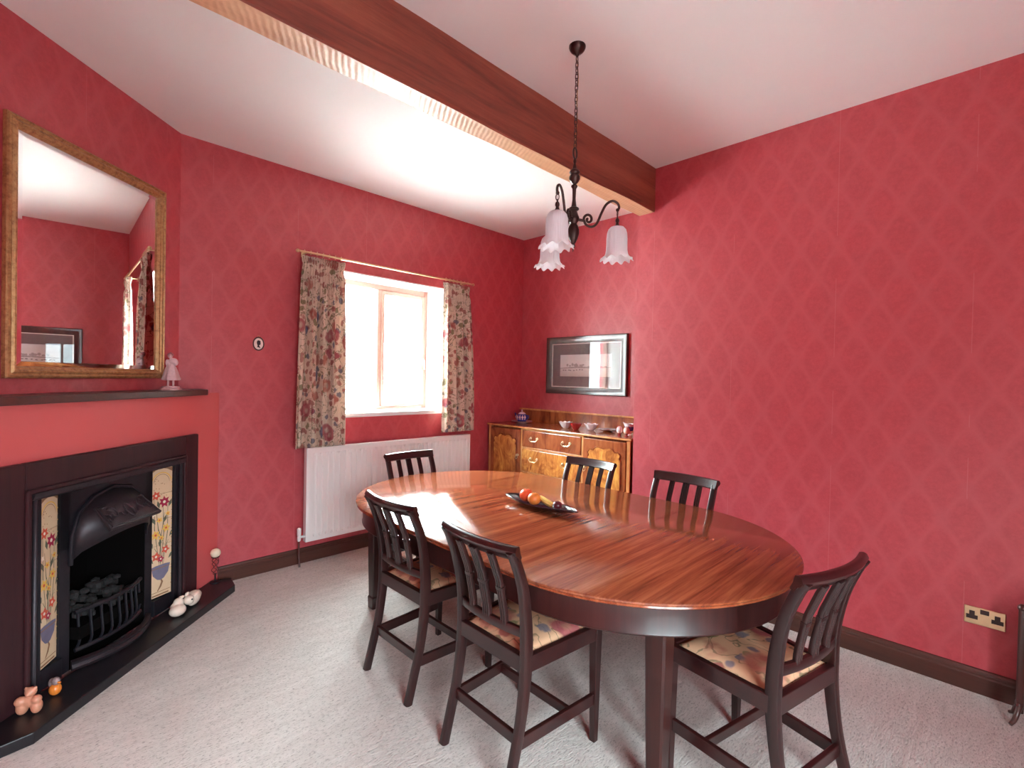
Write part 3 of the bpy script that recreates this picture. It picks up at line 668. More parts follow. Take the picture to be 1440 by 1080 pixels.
b = MB(); b.add([(x*.9, -.0052, z*.95) for x, z in pr_], [tuple(range(len(pr_)))]); b.build('profile_head', M_['black'], sil)
MB().tube([(-.005, -.004, .052), (-.005, -.004, .060), (.005, -.004, .060), (.005, -.004, .052)], .0015, 5).build('hanger', M_['oldbrass'], sil)

# ------------------------------------------------------------------ picture in the alcove
pc = thing('framed_picture', 'wide dark framed landscape print above the sideboard', 'picture', (XA, 2.995, 1.346), R(-90))
pw, phh = .503, .600
mitre(pw, phh, [(0, .006), (0, .030), (.006, .036), (.020, .036), (.050, .024), (.064, .022), (.070, .018), (.070, .006)], M_['blackwood'], 'frame', pc)
mitre(pw-.070, phh-.14, [(0, .010), (0, .017), (.010, .017), (.010, .010)], M_['slip'], 'slip', pc)
for o in list(bpy.data.objects):
    if o.parent == pc and o.name.startswith('slip'): o.location = (0, 0, .07)
MB().box(-pw+.05, pw-.05, -.010, -.002, .05, phh-.05).build('mount', M_['mat'], pc)
t = NT('watercolour_sky'); sp = t.n('ShaderNodeSeparateXYZ'); t.l(t.co('Object'), sp.inputs[0])
c = t.ramp(t.math('MULTIPLY_ADD', t.noise(t.co(sc=(.3, 1, 1)), 12, 4), .06, sp.outputs[2]), [(.20, (.56, .47, .42)), (.27, (.62, .55, .52)), (.33, (.72, .64, .62)), (.45, (.66, .62, .62))])
M_['art'] = t.p(col=c, rough=.9); M_['artdk'] = plain('watercolour_dark', (.20, .17, .18), .9, var=.4, vs=60); M_['artmid'] = plain('watercolour_mid', (.40, .34, .33), .9, var=.3, vs=60)
b = MB(); aw, az0, az1 = .322, .184, .412
b.add([(-aw, -.0105, az0), (aw, -.0105, az0), (aw, -.0105, az1), (-aw, -.0105, az1)], [(0, 1, 2, 3)], 0); random.seed(21)
def blob(x, z, rx, rz, m, k=0):
    n = 9; q = [(x+rx*cos(2*PI*i/n)*random.uniform(.7, 1.1), -.0107-.00001*k, z+rz*sin(2*PI*i/n)*random.uniform(.7, 1.1)) for i in range(n)]; b.add(q, [tuple(range(n))], m)
b.add([(-aw, -.0106, .265), (-.1, -.0106, .272), (.1, -.0106, .268), (aw, -.0106, .275), (aw, -.0106, .280), (.05, -.0106, .284), (-.1, -.0106, .290), (-aw, -.0106, .272)], [tuple(range(8))], 2)
for i in range(9): blob(-.22+i*.026+random.uniform(-.01, .01), .298+random.uniform(-.004, .01), .016, random.uniform(.008, .02), 2, i)
for i in range(8): blob(-.28+i*.035+random.uniform(-.01, .01), .250+random.uniform(-.006, .006), .013, .006, 1, i+10)
for i in range(5): blob(.05+i*.05, .286, .02, .006, 2, i+20)
blob(.12, .246, .018, .007, 1, 30)
b.build('painting', [M_['art'], M_['artdk'], M_['artmid']], pc)
b = MB(); b.box(-pw+.068, pw-.068, -.0195, -.0180, .068, phh-.068); b.build('glass', M_['picglass'], pc)

# ------------------------------------------------------------------ sideboard
sbx, sby0, sby1, sbz = 3.53, 2.115, 3.865, 1.020
sb = thing('sideboard', 'mahogany sideboard with flame veneer drawers standing in the alcove', 'sideboard', (sbx, (sby0+sby1)/2, 0), R(-90))
# local: x = toward right in the picture (-y world), y = depth into alcove (+x world), z up
hw = (sby1-sby0)/2; dp = 4.035-sbx
b = MB(); b.box(-hw, hw, -.006, dp, sbz-.022, sbz); b.build('top', M_['walnut'], sb, bevel=.006)
b = MB(); b.box(-hw-.002, hw+.002, -.012, 0.0, sbz-.018, sbz-.004); b.build('top_edge_moulding', M_['walnutlight'], sb, bevel=.004)
b = MB(); q = [(-hw+.01, .0), (-hw+.04, .085), (-hw+.10, .105), (-.42, .118), (-.30, .140), (0, .147), (.30, .140), (.42, .118), (hw-.10, .105), (hw-.04, .085), (hw-.01, .0)]
vs = [(x, dp-.022, sbz+z) for x, z in q]+[(x, dp, sbz+z) for x, z in q]; n = len(q)
q = [(-hw+.01, 0), (-hw+.01, .10), (-hw+.05, .125), (-.5, .13), (-.4, .145), (.4, .145), (.5, .13), (hw-.05, .125), (hw-.01, .10), (hw-.01, 0)]
vs = [(x, dp-.022, sbz+z) for x, z in q]+[(x, dp, sbz+z) for x, z in q]; n = len(q)
b.add(vs, [tuple(reversed(range(n))), tuple(range(n, 2*n))]+[(i, (i+1)%n, n+(i+1)%n, n+i) for i in range(n)]); b.build('back_rail', M_['walnut'], sb, bevel=.004)
b = MB(); b.box(-hw+.01, hw-.01, dp-.034, dp-.002, sbz+.128, sbz+.146); b.build('back_rail_moulding', M_['walnutlight'], sb, bevel=.004)
b = MB(); cz0, cz1 = .30, sbz-.022
b.box(-hw+.015, -hw+.045, .012, dp, cz0, cz1); b.box(hw-.045, hw-.015, .012, dp, cz0, cz1); b.box(-hw+.045, hw-.045, .04, dp, cz0, cz1)
b.build('carcase', M_['walnut'], sb, bevel=.003)
# frame members on the front
dl, dr = -hw+.50, hw-.50     # drawer bank between
for x0, x1 in ((-hw+.015, -hw+.05), (hw-.05, hw-.015), (dl-.012, dl+.012), (dr-.012, dr+.012)): MB().box(x0, x1, .004, .04, cz0, cz1).build('stile', M_['walnutlight'], sb, bevel=.003)
for z0, z1 in ((.800, .822), (.560, .580), (cz0, cz0+.03), (cz1-.012, cz1)): MB().box(dl+.012, dr-.012, .004, .04, z0, z1).build('rail', M_['walnutlight'], sb, bevel=.003)
def handle(par, x, z, y=-.002, w=.042):
    b = MB(); 
    for s in (-1, 1): b.lathe([(.0005, 0), (.013, .001), (.012, .004), (.006, .006), (.005, .016), (.0005, .018)], 10)
    h = thing('x', None, None); bpy.data.objects.remove(h)
    b = MB()
    for s in (-1, 1):
        T = Matrix.Translation((x+s*w, y, z)) @ Matrix.Rotation(R(90), 4, 'X'); b.T = T
        b.lathe([(.0005, -.0), (.014, .001), (.012, .004), (.006, .007), (.005, .016), (.0005, .018)], 10)
    b.T = None
    b.tube(smoothpath([(x-w, y-.014, z), (x-w-.008, y-.018, z-.012), (x-w*.6, y-.024, z-.030), (x-w*.3, y-.026, z-.024), (x, y-.027, z-.030), (x+w*.3, y-.026, z-.024), (x+w*.6, y-.024, z-.030), (x+w+.008, y-.018, z-.012), (x+w, y-.014, z)], 3), .0042, 6)
    return b.build('handle', M_['brass'], par, 50)
for z0, z1, mat, hz in ((.824, cz1-.014, 'walnut', .915), (.582, .798, 'flame', .715), (.332, .558, 'flame', .45)):
    for_ = MB(); for_.box(dl+.014, dr-.014, -.004, .035, z0, z1); dw = for_.build('drawer', M_[mat], sb, bevel=.004)
    for s in (-1, 1): handle(dw, s*.20, hz, -.004)
# doors with cartouche panel
for s in (-1, 1):
    xa, xb = (s*(hw-.052), s*(hw-.50+.014)); xa, xb = min(xa, xb), max(xa, xb)
    dr_ = MB().box(xa, xb, -.002, .035, cz0+.004, cz1-.014).build('door', M_['walnut'], sb, bevel=.004)
    w = (xb-xa)/2-.055; cxm = (xa+xb)/2; zt = cz1-.075; zb = cz0+.06
    q = [(-w, zb), (w, zb), (w, zt-.10), (w-.012, zt-.085), (w+.0, zt-.06), (w-.02, zt-.035), (w-.055, zt-.04), (w-.075, zt-.015), (w*.35, zt-.005), (0, zt-.018), (-w*.35, zt-.005), (-w+.075, zt-.015), (-w+.055, zt-.04), (-w+.02, zt-.035), (-w, zt-.06), (-w+.012, zt-.085), (-w, zt-.10)]
    n = len(q); b = MB(); vs = [(cxm+x, -.007, z) for x, z in q]+[(cxm+x, 0, z) for x, z in q]
    b.add(vs, [tuple(range(n))]+[(i, n+i, n+(i+1)%n, (i+1)%n) for i in range(n)]); b.build('raised_panel', M_['flame'], dr_)
    b = MB(); b.tube([(cxm+x*1.035, -.006, z+(.004 if z > .6 else -.004)) for x, z in q], .006, 6, closed=True); b.build('panel_moulding', M_['walnut'], dr_, 50)
    kx = xb-.028 if s < 0 else xa+.028
    b = MB(); b.T = Matrix.Translation((kx, -.002, .73)) @ Matrix.Rotation(R(90), 4, 'X'); b.lathe([(.001, 0), (.013, .001), (.012, .003), (.005, .005), (.005, .012), (.012, .016), (.012, .022), (.001, .026)], 12); b.T = None
    b.tube([(kx-.010, -.02, .73), (kx-.013, -.025, .705), (kx, -.027, .692), (kx+.013, -.025, .705), (kx+.010, -.02, .73)], .0035, 6)
    b.build('drop_knob', M_['brass'], dr_, 50)
for x in (-hw+.04, hw-.04, dl, dr):
    for y in ((.02, dp-.05) if abs(x) > .6 else (.02,)):
        b = MB(); b.sweep(smoothpath([(x, y+.015, cz0+.02), (x, y+.005, .22), (x, y+.022, .10), (x, y+.008, .03), (x, y+.0, 0)], 4), rrect(.045, .045, .3), (1, 0, 0), scale=lambda t: 1.1-.5*t if t < .9 else .75); b.build('leg', M_['walnut'], sb, 40)
# things on the sideboard
def at(x, y): return (x, y, sbz)
sx, sy = 3.80, 3.62
o = MB().lathe([(.0, 0), (.055, .0), (.06, .006), (.085, .012), (.125, .020), (.128, .023), (.08, .018), (.0, .018)], 28, caps=False).build('oval_plate', M_['pinkchina'], None, 60); o.location = (sx, sy, sbz+.0005); o.scale = (.8, 1, 1); tag(o, 'pale oval dish under the blue and white pot', 'dish')
tp = thing('teapot', 'blue and white lidded pot at the left end of the sideboard', 'teapot', (sx, sy, sbz+.0200))
MB().lathe([(.0, 0), (.045, 0), (.047, .006), (.060, .020), (.066, .045), (.060, .068), (.040, .078), (.0, .08)], 24, caps=False).build('body', M_['blue'], tp, 60)
MB().lathe([(.042, .077), (.040, .083), (.028, .094), (.012, .100), (.006, .104), (.009, .112), (.008, .122), (.0, .126)], 20, caps=False).build('lid', [M_['pinkchina']], tp, 60)
b = MB(); b.tube(smoothpath([(0, .06, .03), (0, .085, .045), (0, .095, .070), (0, .105, .082)], 4), .010, 8, scale=lambda t: 1.3-.7*t); b.build('spout', M_['blue'], tp, 60)
b = MB(); b.tube(smoothpath([(0, -.058, .025), (0, -.09, .035), (0, -.095, .062), (0, -.06, .068)], 4), .005, 8); b.build('handle', M_['blue'], tp, 60)
b = MB()
for i in range(7):
    a = PI+(-1.3+i*.43); 
    for dz, r in ((.045, .013), (.026, .008), (.062, .007)):
        rr = .0672-.02*abs(dz-.045)/.03*.45; b.ball((rr*cos(a), rr*sin(a), dz), (r*.25+.001, r, r), 8, 0, a)
b.build('white_flowers', M_['pinkchina'], tp, 60)
def fluted(name, c, r, h, n, m, label, cat, dz=0, group=None):
    b = MB(); b.lathe([(.0, 0), (.35*r, 0), (.42*r, .004), (.62*r, .25*h), (.86*r, .7*h), (r, h), (r*.96, h), (.8*r, .68*h), (.55*r, .25*h), (0, .1*h)], 48, rf=lambda a, rr, z, t: (rr*(1+.10*cos(n*a)*(z/h)), z+.07*h*cos(n*a)*(z/h)), caps=False)
    o = b.build(name, m, None, 60); o.location = (*c, sbz+dz+.0005); return tag(o, label, cat, group)
fluted('fluted_bowl', (3.76, 2.99), .062, .062, 8, M_['white'], 'small white fluted bowl at the middle of the sideboard', 'bowl')
fluted('fluted_bowl', (3.73, 2.84), .058, .060, 8, M_['redglz'], 'small dark red fluted bowl between two white ones', 'bowl')
fluted('star_dish', (3.80, 2.715), .062, .062, 6, M_['white'], 'white star shaped dish right of the red bowl', 'dish')
o = MB().lathe([(0, 0), (.04, 0), (.045, .006), (.08, .016), (.098, .024), (.094, .024), (.05, .010), (0, .008)], 28, caps=False).build('brown_dish', M_['walnut'], None, 60); o.location = (3.84, 2.56, sbz+.0005); tag(o, 'shallow brown wooden dish right of the white star dish', 'dish')
def egg(x, y, label, m1, m2):
    b = MB(); b.lathe([(.0, 0), (.020, .0), (.018, .004), (.008, .008), (.012, .014), (.020, .020), (.018, .022), (0, .018)], 20, caps=False); cup = b
    o = thing('egg_ornament', label, 'ornament', (x, y, sbz+.0015), 0, 'painted eggs on the sideboard')
    cup.build('egg_stand', m2, o, 60)
    MB().ball((0, 0, .050), (.026, .026, .034), 20, 0, 0, lambda x, y, z: (x*(1-.12*z), y*(1-.12*z), z)).build('egg', m1, o, 60)
    b = MB()
    for a in (0, 1.05, 2.1): b.tube([(.0265*cos(a)*sin(q), .0265*sin(a)*sin(q), .050+.0345*cos(q)) for q in [i*2*PI/20 for i in range(20)]], .0012, 5, closed=True)
    b.build('painted_lines', m2, o, 60)
egg(3.66, 2.315, 'cream painted egg on a stand, left one of the pair', M_['white'], M_['redglz'])
egg(3.66, 2.245, 'cream painted egg on a stand, beside the blue jug', M_['cream'], M_['redglz'])
jg = thing('cream_jug', 'small blue and white jug at the right end of the sideboard', 'jug', (3.79, 2.300, sbz+.0005))
MB().lathe([(0, 0), (.026, 0), (.022, .008), (.020, .016), (.034, .036), (.042, .058), (.040, .078), (.045, .098), (.042, .098), (.036, .078), (.036, .055), (0, .03)], 24, caps=False, rf=lambda a, r, z, t: (r*(1+(.25*max(0, cos(a-2.2))**6 if z > .09 else 0)), z+(.012*max(0, cos(a-2.2))**4 if z > .09 else 0))).build('body', M_['white'], jg, 60)
b = MB(); b.lathe([(.0343, .036), (.0425, .056), (.0405, .074)], 24, caps=False); b.build('blue_band', M_['blue'], jg, 60)
b = MB(); b.tube(smoothpath([(.02, -.034, .085), (.035, -.058, .088), (.035, -.062, .06), (.018, -.034, .042)], 4), .005, 7); b.build('handle', M_['white'], jg, 60)

# ------------------------------------------------------------------ dining table
TX, TW, TY0, TY1, TZ = 2.105, .765, 1.255, 2.415, .750
tb = thing('dining_table', 'long oval mahogany dining table with a glossy top', 'table', (TX, (TY0+TY1)/2, 0))
hl = (TY1-TY0)/2
def outline(w, hl_, n=40):
    top_ = [(w*cos(PI*i/n), hl_+w*sin(PI*i/n)) for i in range(n+1)]; return top_
def dend(sgn, w, y0, zt, zb, name, m, rnd=True):
    n = 44; b = MB(); base = [(w*cos(PI*i/n), y0+w*sin(PI*i/n)) for i in range(n+1)]
    if not rnd: b.prism([(x, sgn*y) for x, y in (base if sgn > 0 else base[::-1])], zb, zt); return b.build(name, m, tb)
    prof = [(-.006, zt), (0, zt-.004), (.0, zt-.010), (-.006, zt-.016), (-.004, zt-.022), (-.012, zb)]
    rings = [[((w+d)*cos(PI*i/n), sgn*(y0+(w+d)*sin(PI*i/n)), z) for i in range(n+1)] for d, z in prof]; k = n+1
    vs = [v for r_ in rings for v in r_]; fs = []
    for j in range(len(prof)-1):
        for i in range(k):
            i2 = (i+1)%k; f_ = (j*k+i, (j+1)*k+i, (j+1)*k+i2, j*k+i2); fs.append(f_ if sgn > 0 else f_[::-1])
    fs.append(tuple(range(k)) if sgn > 0 else tuple(reversed(range(k)))); fs.append(tuple(reversed(range((len(prof)-1)*k, len(prof)*k))) if sgn > 0 else tuple(range((len(prof)-1)*k, len(prof)*k)))
    b.add(vs, fs); return b.build(name, m, tb, 35)
sm = hl-.04
dend(1, TW, sm+.001, TZ, TZ-.028, 'table_leaf', M_['tabletop']); dend(-1, TW, sm+.001, TZ, TZ-.028, 'table_leaf', M_['tabletop'])
b = MB(); w = TW
prof = [(-.006, TZ), (0, TZ-.004), (0, TZ-.010), (-.006, TZ-.016), (-.004, TZ-.022), (-.012, TZ-.028)]
sec = [(w+d, z) for d, z in prof]+[(-(w+d), z) for d, z in prof[::-1]]; n = len(sec)
b.add([(x, -sm+.0003, z) for x, z in sec]+[(x, sm-.0003, z) for x, z in sec], [tuple(reversed(range(n))), tuple(range(n, 2*n))]+[(i, (i+1)%n, n+(i+1)%n, n+i) for i in range(n)])
b.build('table_leaf', M_['tabletop'], tb, 35)
# apron: thin wall following outline
n = 36; aw = TW-.052; th = .024
path = [(aw*cos(PI*i/n), sm+aw*sin(PI*i/n)) for i in range(n+1)]+[(-aw*cos(PI*i/n), -sm-aw*sin(PI*i/n)) for i in range(n+1)]
b = MB(); b.sweep([(x, y, TZ-.083) for x, y in path], [(-.055, -th/2), (-.055, th/2), (-.050, th/2+.003), (-.046, th/2), (.055, th/2), (.055, -th/2)], (0, 0, 1), closed=True); b.build('apron', M_['tableapron'], tb, 40)
for sx_ in (-1, 1):
    for sy_ in (-1, 1):
        lx, ly = sx_*.482, sy_*(sm+.455)
        b = MB(); q = [(.0, TZ-.03, .084), (0, .61, .084), (0, .59, .080), (0, .30, .070), (0, .08, .060), (0, .07, .070), (0, .0, .064)]
        vs = []; 
        for _, z, s_ in q: vs += [(lx+a*s_/2, ly+c*s_/2, z) for a, c in ((-.8, -1), (.8, -1), (1, -.8), (1, .8), (.8, 1), (-.8, 1), (-1, .8), (-1, -.8))]
        b.add(vs, [(j*8+i, j*8+(i+1)%8, (j+1)*8+(i+1)%8, (j+1)*8+i)[::-1] for j in range(len(q)-1) for i in range(8)]+[tuple(range(8)), tuple(reversed(range(len(vs)-8, len(vs))))])
        b.build('leg', M_['tableapron'], tb)

# ------------------------------------------------------------------ dish and fruit
dcx, dcy = 2.105, 1.855
dish = MB(); nx_, ny_ = 14, 36; L_ = .275; Wd = .072
def dpt(u, v):   # u -1..1 across, v -1..1 along
    w = Wd*(1-abs(v)**2.3)**.8; z = .010+.034*abs(v)**2.2+.032*(u*u)*(1-abs(v)**4)
    return (u*w, v*L_, z)
rows = [-1+2*j/ny_ for j in range(ny_+1)]
vs = [dpt(-1+2*i/nx_, v) for v in rows for i in range(nx_+1)]; k = nx_+1
dish.add(vs, [(j*k+i, j*k+i+1, (j+1)*k+i+1, (j+1)*k+i) for j in range(ny_) for i in range(nx_)])
o = dish.build('fruit_dish', M_['blackdish'], None, 60); o.location = (dcx, dcy, TZ-.002); d = o.modifiers.new('t', 'SOLIDIFY'); d.thickness = .006; d.offset = -1
tag(o, 'long boat shaped black dish holding fruit on the table', 'dish')
fz = TZ+.020
def fruit(name, x, y, r, m, label, cat, dent=.12, zz=None):
    o = thing(name, label, cat, (x, y, fz if zz is None else zz), 0, 'fruit in the black dish')
    MB().ball((0, 0, r*.97), (r, r, r*.95), 22, 0, 0, lambda x, y, z: (x, y, z-dent*math.exp(-(x*x+y*y)*14)*(1 if z > 0 else -1))).build('flesh', m, o, 60)
    MB().lathe([(.0025, r*1.62), (.002, r*1.9), (.004, r*1.93), (.0, r*1.94)], 8, caps=False).build('stalk', M_['stalk'], o); return o
fruit('red_fruit', 2.112, 1.962, .041, M_['redorange'], 'round red and orange fruit, farthest left in the dish', 'fruit')
fruit('orange', 2.092, 1.882, .038, M_['orange'], 'orange between the red fruit and the banana', 'fruit', .06)
fruit('plum', 2.108, 1.722, .027, M_['plum'], 'small dark purple plum at the right end of the dish', 'fruit')
bn = thing('banana', 'short yellow banana lying between orange and plum', 'fruit', (2.112, 1.80, fz+.002), 0, 'fruit in the black dish')
MB().sweep(smoothpath([(.01, .062, .046), (.004, .035, .036), (.0, 0, .026), (-.0, -.035, .018), (-.002, -.052, .016)], 5), [(.017*cos(2*PI*i/6), .017*sin(2*PI*i/6)) for i in range(6)], (1, 0, 0), scale=lambda t: .35+.65*sin(PI*min(1, max(.03, t*.97)))**.5).build('peel', M_['banana'], bn, 30)
MB().tube([(.010, .060, .045), (.013, .076, .052)], .004, 6).build('stalk', M_['stalk'], bn)

# ------------------------------------------------------------------ dining chairs
def backx(z):
    P = [(0, -.035), (.12, -.004), (.25, .028), (.40, .048), (.50, .052), (.62, .046), (.75, .020), (.85, -.018), (.92, -.056)]
    for (a, x0), (b_, x1) in zip(P, P[1:]):
        if z <= b_: 
            t_ = (z-a)/(b_-a); return x0+(x1-x0)*t_
    return P[-1][1]
def bow(y): return -.030*(1-(y/.20)**2)
def make_chair():
    ch = thing('dining_chair', 'x', 'chair')
    for s in (-1, 1):
        path = smoothpath([(backx(z), s*(.187+(.006 if z > .7 else 0)), z) for z in (0, .12, .25, .40, .50, .62, .75, .85, .895)], 4)
        MB().sweep(path, rrect(.030, .040, .22), (0, 1, 0), scale=lambda t: (1, .86+.34*math.exp(-((t-.5)/.2)**2))).build('leg', M_['mahog'], ch, 40)
    for s in (-1, 1):
        b = MB(); vs = []
        for z, w in ((0, .026), (.42, .038), (.486, .040)): vs += [(.435+a*w/2-(.02-w/2)*0, s*.215+c*w/2, z) for a, c in ((-1, -1), (1, -1), (1, 1), (-1, 1))]
        b.add(vs, [(j*4+i, j*4+(i+1)%4, (j+1)*4+(i+1)%4, (j+1)*4+i) for j in range(2) for i in range(4)]+[(3, 2, 1, 0), (8, 9, 10, 11)])
        b.build('leg', M_['mahog'], ch, bevel=.003)
    # seat rails
    b = MB(); z0, z1 = .428, .489
    def bar(p, q, w, za, zb):
        p = Vector((*p, 0)); q = Vector((*q, 0)); t_ = (q-p).normalized(); n_ = Vector((-t_.y, t_.x, 0))*w/2
        c = [p-n_, q-n_, q+n_, p+n_]; b.prism([(v.x, v.y) for v in c], za, zb)
    bar((.045, -.178), (.045, .178), .026, z0, z1); bar((.437, -.198), (.437, .198), .024, z0, z1)
    for s in (-1, 1): bar((.06, s*.190), (.425, s*.218), .024, z0, z1)
    b.build('seat_frame', M_['mahogx'], ch, bevel=.003)
    # stretchers
    b = MB(); bar((.020, -.180), (.020, .180), .018, .170, .213); b.build('stretcher', M_['mahogx'], ch, bevel=.003)
    for s in (-1, 1):
        b = MB(); bar((.02, s*.187), (.425, s*.214), .018, .156, .203); b.build('stretcher', M_['mahogx'], ch, bevel=.003)
    b = MB(); bar((.29, -.198), (.29, .198), .018, .160, .198); b.build('stretcher', M_['mahogx'], ch, bevel=.003)
    # upholstered drop-in seat, domed
    b = MB(); nx_, ny_ = 12, 12; vs = []
    for j in range(ny_+1):
        for i in range(nx_+1):
            u = i/nx_; v_ = -1+2*j/ny_; x = .062+.362*u; hwid = .174+.030*u; uu = 2*u-1
            vs.append((x, v_*hwid, .482+.026*((1-uu**4)*(1-v_**4))**.6))
    k = nx_+1
    b.add(vs, [(j*k+i, j*k+i+1, (j+1)*k+i+1, (j+1)*k+i) for j in range(ny_) for i in range(nx_)])
    o = b.build('seat', M_['seat'], ch, 60); d = o.modifiers.new('t', 'SOLIDIFY'); d.thickness = .03; d.offset = -1
    # lower back rail
    b = MB(); zz = .572; b.sweep([(backx(zz)+bow(y)*.8, y, zz) for y in [-.176+.352*i/10 for i in range(11)]], rrect(.036, .018, .2), (0, 0, 1)); b.build('lower_back_rail', M_['mahogx'], ch, 40)
    # splats, reeded on both faces
    for y0, nr in ((-.092, 3), (0, 4), (.092, 3)):
        w = nr*.0115; sec = []; b = MB()
        for face in (1, -1):
            for i in range(nr):
                c0_ = (-w/2+(i+.5)*.0115)*face
                for a in (-.0050, -.0022, .0022, .0050): sec.append((c0_+a*face, face*(.0028+(.0062 if abs(a) < .004 else 0))))
        sec = sec[::-1]
        zs = [.580+(.865-.580)*i/10 for i in range(11)]
        b.sweep([(backx(z)+bow(y0)*(.8+.2*(z-.57)/.29), y0, z) for z in zs], sec, (0, 1, 0))
        b.sweep([(backx(z)+bow(y0)*.9, y0, z) for z in (.715, .727)], rrect(w+.004, .020, .2), (0, 1, 0))
        b.build('splat', M_['mahog'], ch, 25)
    # rolled top rail
    b = MB(); sec = []
    for a, r_ in ((0, 1), (40, 1), (80, 1), (120, 1), (160, 1), (200, 1)): sec.append((.013*sin(R(a))+.014, .013*cos(R(a))+.0))
    tilt = R(32)
    base = [(-.030, -.009), (-.030, .009), (-.006, .010), (.008, .015), (.020, .016), (.028, .008), (.030, -.004), (.022, -.016), (.008, -.018), (-.004, -.010)]
    sec = [(a*cos(tilt)-c*sin(tilt)*-1*0+c*sin(tilt)*0+0, c) for a, c in base]
    sec = [(a*cos(tilt)+c*sin(tilt), -a*sin(tilt)+c*cos(tilt)) for a, c in base]
    ys = [-.212+.424*i/14 for i in range(15)]
    # T x A with A=+z and T=+y gives +x
    b.sweep([(-.030+bow(y)*1.0+.004, y, .885) for y in ys], sec, (0, 0, 1)); b.build('top_rail', M_['mahogx'], ch, 45)
    return ch
CH = [(1.285, 2.060, 0, 'slat-back dining chair on the fireplace side of the table, farther of two'),
      (1.258, 1.385, -1.5, 'slat-back dining chair on the fireplace side, nearer one, floral seat showing'),
      (2.130, 3.195, -90, 'slat-back dining chair at the far table end before the radiator'),
      (1.895, .400, 77, 'slat-back dining chair at the near right end, back toward camera'),
      (2.930, 2.115, 180, 'slat-back dining chair across the table in front of the sideboard'),
      (2.922, 1.385, 177, 'slat-back dining chair across the table against the bare red wall')]
proto = make_chair()
for i, (x, y, a, lab) in enumerate(CH):
    c = proto if i == 0 else copy_tree(proto)
    c.location = (x, y, 0); c.rotation_euler = (0, 0, R(a)); c['label'] = lab; c['group'] = 'mahogany dining chairs around the table'

# ------------------------------------------------------------------ chandelier
cx, cy = 1.859, 1.456
cl = thing('chandelier', 'dark bronze three arm ceiling light with frilled glass shades', 'ceiling light', (cx, cy, H))
Z = lambda z: z-H
MB().lathe([(.0, .0), (.040, .0), (.040, -.008), (.034, -.020), (.022, -.032), (.010, -.038), (.006, -.050), (0, -.052)][::-1], 20, caps=False).build('ceiling_rose', M_['bronze'], cl, 50)
b = MB(); zt, zb = -.048, Z(2.605); L1 = .028; nlk = int((zt-zb)/L1)+1
for i in range(nlk):
    z = zt-(i+.5)*(zt-zb)/nlk; hz = (zt-zb)/nlk*.72
    pts = [(.0075*cos(a), 0, z+hz*sin(a)) for a in [q*2*PI/12 for q in range(12)]]
    if i%2: pts = [(0, x, z_) for x, _, z_ in pts]
    b.tube(pts, .0022, 5, closed=True)
b.build('chain', M_['bronze'], cl, 60)
b = MB(); b.tube(smoothpath([(.006+.010*sin(i*1.3), .008*cos(i*.9), -.05-i*.055) for i in range(9)], 3), .0016, 5); b.build('flex', M_['oldbrass'], cl, 60)
b = MB(); b.tube([(.014*cos(a), 0, Z(2.580)+.026*sin(a)) for a in [q*2*PI/16 for q in range(16)]], .0042, 7, closed=True); b.build('hanging_loop', M_['bronze'], cl, 60)
prof = [(.0, 2.555), (.006, 2.552), (.008, 2.54), (.005, 2.53), (.009, 2.515), (.010, 2.505), (.022, 2.497), (.026, 2.488), (.020, 2.478), (.026, 2.468), (.026, 2.455), (.017, 2.440), (.008, 2.432), (.015, 2.425), (.015, 2.420), (.009, 2.410), (.008, 2.36), (.011, 2.335), (.013, 2.325), (.024, 2.318), (.025, 2.312), (.016, 2.303), (.020, 2.29), (.026, 2.275), (.027, 2.262), (.018, 2.25), (.015, 2.243), (.022, 2.232), (.027, 2.215), (.027, 2.195), (.020, 2.17), (.011, 2.152), (.007, 2.147), (.011, 2.142), (.010, 2.135), (.004, 2.128), (.002, 2.112), (0, 2.108)]
MB().lathe([(r, Z(z)) for r, z in prof[::-1]], 20, caps=False).build('body', M_['bronze'], cl, 45)
base_dir = math.atan2(-cy, -cx)   # toward camera
